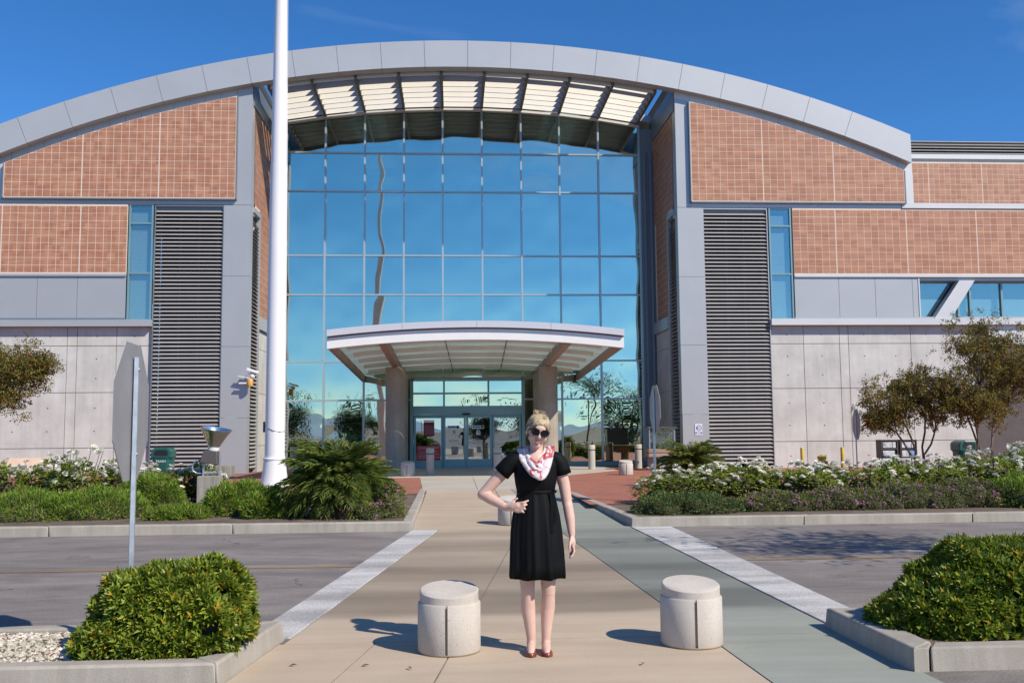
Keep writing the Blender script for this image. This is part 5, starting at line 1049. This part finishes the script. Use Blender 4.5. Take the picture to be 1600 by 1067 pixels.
# legs and feet
for s, hx, kx, ax_, fx in ((-1, -.080, -.068, -.043, -.058), (1, .080, .078, .060, .052)):
    chain(b, [(hx, .01, .86), (lerp(hx, kx, .5), .0, .66), (kx, -.012, .455), (kx + .002, -.006, .405)], [.088, .072, .051, .048], 18)
    chain(b, [(kx + .002, -.006, .405), (lerp(kx, ax_, .35) - s * -.004, .018, .30), (lerp(kx, ax_, .7), .014, .18), (ax_, .012, .085), (ax_, .012, .055)], [.046, .0515, .040, .0315, .034], 18)
    ball(b, (kx, -.036, .445), (.030, .022, .034))
    chain(b, [(ax_, .035, .035), (lerp(ax_, fx, .5), -.05, .045), (fx, -.135, .026)], [.030, .032, .026])
# her left arm (right in the picture), hanging
chain(b, [(.160, .02, 1.318), (.203, .025, 1.16), (.222, .015, 1.03), (.226, .005, 1.005)], [.046, .043, .037, .036], 16)
chain(b, [(.226, .005, 1.005), (.238, -.012, .92), (.247, -.028, .81)], [.037, .036, .0245], 16)
ball(b, (.249, -.036, .755), (.024, .036, .050), Matrix.Rotation(R(-6), 3, 'X'))
for i, (y, L, rr_) in enumerate(((-.066, .078, .0085), (-.046, .086, .0088), (-.025, .080, .0085), (-.006, .062, .0076))):
    x0 = .252; chain(b, [(x0, y * .9, .735), (x0 + .006, y - .004, .735 - L * .48), (x0 - .006, y - .010, .735 - L * .80), (x0 - .022, y - .013, .735 - L * 1.0)], [rr_ * 1.08, rr_, rr_ * .95, rr_ * .85], 10)
chain(b, [(.240, -.055, .785), (.226, -.083, .745), (.222, -.090, .712)], [.013, .0105, .0088], 10)
# her right arm, hand on hip
E0 = (-.378, .045, 1.093); W0 = (-.212, -.062, 1.004)
chain(b, [(-.160, .02, 1.318), (-.262, .034, 1.215), E0], [.046, .045, .036], 16); ball(b, (-.382, .05, 1.09), (.034, .034, .036))
chain(b, [E0, tuple(Vector(E0).lerp(Vector(W0), .3)), W0], [.037, .040, .026], 16)
chain(b, [W0, (-.168, -.094, 1.010), (-.140, -.108, 1.022)], [.026, .029, .026], 12); ball(b, (-.150, -.106, 1.008), (.030, .017, .036), Matrix.Rotation(R(-18), 3, 'Y'))
for (z, x0, x1, x2, dz) in ((1.044, -.135, -.098, -.066, .012), (1.024, -.130, -.096, -.076, .004), (1.003, -.132, -.102, -.086, -.004), (.984, -.138, -.112, -.098, -.008)):
    chain(b, [(x0, -.112, z - .006), (x1, -.133, z), (x2, -.126, z + dz)], [.0105, .0095, .0078], 10)
chain(b, [(-.175, -.082, 1.028), (-.160, -.066, 1.055), (-.140, -.078, 1.068)], [.013, .011, .009], 10)
# head
for c, r_ in (((0, .014, .032), (.074, .096, .084)), ((0, -.018, -.028), (.060, .076, .080)), ((0, -.058, -.094), (.026, .026, .021)), ((0, -.088, .028), (.040, .016, .026))): ball(b, hp(*c), r_, H3)
for s in (-1, 1):
    ball(b, hp(s * .036, -.066, -.036), (.027, .025, .024), H3); ball(b, hp(s * .0745, .012, -.012), (.010, .020, .031), H3); chain(b, [hp(s * .043, -.005, -.055), hp(s * .016, -.056, -.092)], [.017, .017])
chain(b, [hp(0, -.095, .006), hp(0, -.106, -.022), hp(0, -.108, -.030)], [.0095, .0115, .0135]); 
for s in (-1, 1): ball(b, hp(s * .011, -.098, -.034), (.008, .010, .008), H3)
body = fuse(b, 'body', .0052, 5); lobj('body', body, 'skin', person)
# smile
def face_y(x, z): return -.018 - .076 * math.sqrt(max(0, 1 - (x / .060) ** 2 - ((z + .030) / .082) ** 2)) - .009
mo = MB(); up = MB(); lo_ = MB(); n = 12
for i in range(n):
    def row(t):
        x = lerp(-.024, .024, t); c = 1 - (2 * t - 1) ** 2; zt = -.0600 - .0045 * c + .006 * (2 * t - 1) ** 2; zb = zt - .0105 * c
        return x, zt, zb, c
    for (m_, f) in ((mo, lambda x, zt, zb, c: (zt, zb)), (up, lambda x, zt, zb, c: (zt + .0010 + .0030 * c, zt - .0006)), (lo_, lambda x, zt, zb, c: (zb + .0006, zb - .0010 - .0045 * c))):
        q = []
        for t in (i / n, (i + 1) / n):
            x, zt, zb, c = row(t); a, e = f(x, zt, zb, c); off = .0025 if m_ is mo else .0048
            q.append((hp(x, face_y(x, a) - off, a), hp(x, face_y(x, e) - off, e), hp(x, face_y(x, a) + .01, a), hp(x, face_y(x, e) + .01, e)))
        (a0, e0, a0b, e0b), (a1, e1, a1b, e1b) = q; m_.add([a0, e0, e1, a1, a0b, e0b, e1b, a1b], [(0, 1, 2, 3), (7, 6, 5, 4), (0, 3, 7, 4), (1, 5, 6, 2)])
lobj('teeth', mo, 'teeth', person, smooth=60); lobj('lip', up, 'lips', person, smooth=180); lobj('lip', lo_, 'lips', person, smooth=180)
# sunglasses
sg = bpy.data.objects.new('sunglasses', None); COL.objects.link(sg); sg.parent = person
for s in (-1, 1):
    ln = MB(); fr_ = MB(); P_ = []
    for i in range(24):
        a = 2 * math.pi * i / 24; ca, sa = math.cos(a), math.sin(a); ex = math.copysign(abs(ca) ** .7, ca) * .0275; ez = math.copysign(abs(sa) ** .7, sa) * (.0215 if sa > 0 else .0225)
        x = s * .0335 + ex; z = .003 + ez + (s * ex) * .06; P_.append((x, -.1125 + (x / .075) ** 2 * .030, z))
    ln.add([hp(x, y, z) for x, y, z in P_] + [hp(x, y + .004, z) for x, y, z in P_], [tuple(range(24)), tuple(range(47, 23, -1))] + [(i, i + 24, (i + 1) % 24 + 24, (i + 1) % 24) for i in range(24)])
    lobj('lens', ln, 'lens', sg); fr_.tube([hp(x, y - .001, z) for x, y, z in P_ + P_[:1]], .0028, 6, False); lobj('rim', fr_, 'lens', sg, smooth=180)
    lobj('temple_arm', MB().tube([hp(s * .062, -.092, .012), hp(s * .078, -.05, .010), hp(s * .080, .015, .004), hp(s * .078, .03, -.012)], [.0042, .0036, .003, .0025], 6), 'lens', sg, smooth=180)
lobj('bridge', MB().tube([hp(-.008, -.113, .008), hp(0, -.116, .010), hp(.008, -.113, .008)], .0026, 6), 'lens', sg, smooth=180)
# hair: cap and strands
def cap_pt(u, v, k=1.0):      # u around (0 = face front, pi = back), v from crown 0 to 1 at the hairline
    lim = lerp(.80, 1.95, (.5 - .5 * math.cos(u)) ** .45) if abs(((u + math.pi) % (2 * math.pi)) - math.pi) < 9 else 1.5
    t = v * lim; return (.0805 * k * math.sin(t) * math.sin(u), .016 - .104 * k * math.sin(t) * math.cos(u), .033 + .093 * k * math.cos(t))
hc = MB(); nu, nv = 40, 12
hc.v += [hp(*cap_pt(2 * math.pi * j / nu, max(.02, i / nv))) for i in range(nv + 1) for j in range(nu)]
hc.f += [(i * nu + j, i * nu + (j + 1) % nu, (i + 1) * nu + (j + 1) % nu, (i + 1) * nu + j) for i in range(nv) for j in range(nu)]; hc.f.append(tuple(range(nu - 1, -1, -1)))
hr = random.Random(9); st = MB()
def strand(pts, r0_): st.tube([hp(*p) for p in pts], [r0_ * k for k in (.7, 1, .9, .35)], 5)
def surf(x, z, lift=1.03):    # a point on the front of the head at x, z
    q = 1 - (x / .0805) ** 2 - ((z - .033) / .093) ** 2; y = .016 - .104 * math.sqrt(max(.02, q)); return (x * 1.0, min(y, -.02) * lift - .004, z)
for _ in range(230):          # fringe swept from a parting to both temples
    px_ = .022 + hr.gauss(0, .008); left = hr.random() < .68; pz = .118 - abs(px_) * .1
    ex = -hr.uniform(-.012, .080) if left else hr.uniform(.022, .080); d_ = abs(ex - px_)
    ez = lerp(.040, -.012, min(1, max(0, (abs(ex) - .035) / .045))) + hr.gauss(0, .008)
    a = (px_, -.030 + hr.gauss(0, .02), pz + .004); m1 = surf(lerp(px_, ex, .30), .100 + hr.gauss(0, .004), 1.06); m2 = surf(lerp(px_, ex, .72), lerp(.100, ez, .50) + .006, 1.07); e_ = surf(ex, ez, 1.05); strand([a, m1, m2, e_], .0030)
for _ in range(230):          # drawn back over the crown and sides to the knot
    u = hr.uniform(.75, 2 * math.pi - .75); v0 = 1.0; pts = [cap_pt(u, lerp(1.0, .30, t), 1.035 + .02 * hr.random()) for t in (0, .4, .75)]; k = (hr.gauss(-.012, .012), .055 + hr.gauss(0, .02), .122 + hr.gauss(0, .006)); strand(pts + [k], .0034)
for _ in range(46):           # loose ends of the knot
    b0 = (hr.gauss(-.012, .016), .05 + hr.gauss(0, .015), .118); d = Vector((hr.gauss(-.15, .6), hr.gauss(.1, .5), hr.uniform(.35, 1.0))).normalized() * hr.uniform(.018, .045); strand([b0, tuple(Vector(b0) + d * .4), tuple(Vector(b0) + d * .8), tuple(Vector(b0) + d + Vector((hr.gauss(0, .008), 0, -.006)))], .0024)
for _ in range(16):           # wisps by the ears
    s = hr.choice((-1, 1)); strand([(s * .074, -.03 + hr.gauss(0, .01), .04), (s * .081, -.03, .0), (s * .080, -.022, -.03), (s * (.076 + hr.gauss(0, .004)), -.015, -.05 + hr.gauss(0, .015))], .0018)
hair = lobj('hair', hc, 'hair', person, smooth=180); lobj('strands', st, 'hair', hair, smooth=180)
# dress
def loft(rings, n=72, close=False):
    m = MB(); k = 0
    for r_ in rings: m.v += [r_(2 * math.pi * j / n) for j in range(n)]
    m.f += [(i * n + j, i * n + (j + 1) % n, (i + 1) * n + (j + 1) % n, (i + 1) * n + j) for i in range(len(rings) - 1) for j in range(n)]; return m
fold_ph = [hr.uniform(0, 6.28) for _ in range(5)]
def ring_(z, rx_, ry_, cx_=0.0, cy_=0.0, fold=0.0, bust=0.0):
    def f(a):
        c, s = math.cos(a), math.sin(a); w = fold * (math.sin(9 * a + fold_ph[0]) * .5 + math.sin(14 * a + fold_ph[1] + z * 2) * .45 + math.sin(23 * a + fold_ph[2]) * .3)
        bb = bust * max(0, -s) ** 2 * (abs(math.sin(a * 1.0 + 0)) * .5 + .5 * math.exp(-((abs(c) - .42) / .25) ** 2)); xx = cx_ + c * (rx_ + w); zz = z + (.004 * math.sin(7 * a + fold_ph[3]) if fold > .010 else 0); zz = min(zz, 1.275 + .95 * abs(xx)) if s < -.05 else zz; return (xx, cy_ + s * (ry_ + w) - bb, zz)
    return f
rings = [ring_(.512, .192, .150, .004, .0, .0150), ring_(.60, .190, .148, .004, 0, .0135), ring_(.72, .186, .146, .002, 0, .0110), ring_(.84, .179, .142, 0, 0, .0085), ring_(.94, .167, .132, 0, .002, .0065), ring_(1.03, .148, .117, 0, .006, .0055), ring_(1.085, .137, .106, 0, .01, .0045),
         ring_(1.100, .1335, .103, 0, .01, .001), ring_(1.118, .1335, .103, 0, .01, .001), ring_(1.128, .138, .106, 0, .01, .0035, .006), ring_(1.17, .146, .108, 0, .01, .003, .022), ring_(1.22, .153, .106, 0, .012, .002, .032), ring_(1.27, .158, .100, 0, .014, .0012, .022), ring_(1.315, .172, .086, 0, .018, .001, .006), ring_(1.352, .168, .068, 0, .022, 0), ring_(1.375, .128, .058, 0, .024, 0), ring_(1.392, .098, .052, 0, .024, 0)]
dr = lobj('dress', loft(rings, 96), 'dress', person, smooth=180)
so = dr.modifiers.new('cloth', 'SOLIDIFY'); so.thickness = .003; so.offset = -1
lobj('waist_seam', loft([ring_(1.098, .1355, .105, 0, .01), ring_(1.104, .1385, .108, 0, .01), ring_(1.114, .1385, .108, 0, .01), ring_(1.120, .1355, .105, 0, .01)]), 'dress', dr, smooth=180)
for sgn, P0 in ((-1, [(-.055, .024, 1.350), (-.11, .021, 1.348), (-.150, .02, 1.335), (-.185, .024, 1.303), (-.214, .029, 1.272), (-.243, .034, 1.240)]), (1, [(.055, .024, 1.350), (.11, .021, 1.348), (.146, .02, 1.335), (.172, .022, 1.303), (.184, .024, 1.270), (.195, .026, 1.228)])):
    sl = MB(); sl.tube(P0, [.040, .050, .0585, .0615, .0615, .0635], 28, False)
    o = lobj('sleeve', sl, 'dress', dr, smooth=180); q = o.modifiers.new('cloth', 'SOLIDIFY'); q.thickness = .003
tie = MB()
def ribbon_(pts, w):
    pts = [Vector(p) for p in pts]; k = len(tie.v)
    for i, p in enumerate(pts): tie.v += [tuple(p + Vector((-w, 0, 0))), tuple(p + Vector((w, -.002, 0))), tuple(p + Vector((w, .003, 0))), tuple(p + Vector((-w, .004, 0)))]
    for i in range(len(pts) - 1): tie.f += [(k + 4 * i + j, k + 4 * i + (j + 1) % 4, k + 4 * i + 4 + (j + 1) % 4, k + 4 * i + 4 + j) for j in range(4)]
    tie.f += [(k + 3, k + 2, k + 1, k), tuple(k + 4 * (len(pts) - 1) + j for j in range(4))]
ribbon_([(.098, -.085, 1.108), (.104, -.098, 1.02), (.098, -.116, .93), (.101, -.125, .835)], .011); ribbon_([(.106, -.082, 1.108), (.122, -.092, 1.04), (.126, -.104, .97), (.121, -.112, .905)], .010); ribbon_([(.100, -.085, 1.108), (.118, -.098, 1.128), (.136, -.088, 1.115), (.118, -.090, 1.10), (.100, -.086, 1.106)], .007)
lobj('sash_bow', tie, 'dress', dr, smooth=40)
# scarf
sc_ = MB(); k3 = random.Random(2)
for li in range(10):
    drop = (.118, .130, .145, .158, .172, .186, .200, .212, .150, .185)[li]; rr_ = .0135 if li < 8 else .011; ph = k3.uniform(-.25, .25); wob = k3.uniform(.004, .010); A_ = .066 + (li if li < 8 else li - 6.5) * .0075; pts, rad = [], []
    for i in range(49):
        a = 2 * math.pi * i / 48; fr = max(0, -math.sin(a + ph * .3)); z = 1.412 - drop * fr ** 1.55 + .006 * math.sin(3 * a + li); y = .022 + math.sin(a) * (.066 + .055 * fr + (drop - .11) * .55 * fr); x = .006 + math.cos(a) * (A_ + .012 * math.sin(2 * a + li)) * (1 - .22 * fr ** 3) + .012 * math.sin(li * 2.1) * fr
        pts.append((x, y, z)); rad.append(rr_ * (1 + .28 * math.sin(4 * a + li * 1.7)))
    sc_.tube(pts, rad, 10, False)
scm = fuse(sc_, 'scarf', .0036, 1); lobj('scarf', scm, 'scarf', person)
# ballet flats
for s, ax_, fx in ((-1, -.043, -.060), (1, .060, .054)):
    h_, t_ = Vector((ax_, .062, 0)), Vector((fx, -.170, 0)); d = (t_ - h_).normalized(); sd_ = Vector((-d.y, d.x, 0)); sh = MB(); n = 20; prof = [(0, .004, .045), (.05, .022, .056), (.15, .030, .055), (.32, .032, .044), (.5, .034, .036), (.66, .038, .036), (.74, .0395, .046), (.84, .037, .044), (.93, .027, .034), (.985, .013, .022), (1.0, .003, .012)]
    for t, w, hh in prof:
        c = h_.lerp(t_, t); opened = t < .70
        for j in range(n):
            a = math.pi * j / (n - 1); x = math.cos(a) * w; z = math.sin(a) ** .6 * hh
            if opened: z = min(z, hh * .98); x = x if abs(x) > w * .72 else math.copysign(w * .72, x)
            sh.v.append(tuple(c + sd_ * x + Vector((0, 0, z if not (opened and abs(math.cos(a)) < .72) else hh * .55))))
    sh.f += [(i * n + j, i * n + j + 1, (i + 1) * n + j + 1, (i + 1) * n + j) for i in range(len(prof) - 1) for j in range(n - 1)] + [(i * n, (i + 1) * n, (i + 1) * n + n - 1, i * n + n - 1) for i in range(len(prof) - 1)]
    lobj('shoe', sh, 'shoe', person, smooth=50)
lobj('ring', MB().tube([(-.098 + .0 * i, -.133 + .0105 * math.cos(R(i * 45)), 1.003 + .0105 * math.sin(R(i * 45))) for i in range(9)], .0016, 6, False), 'silver', person)
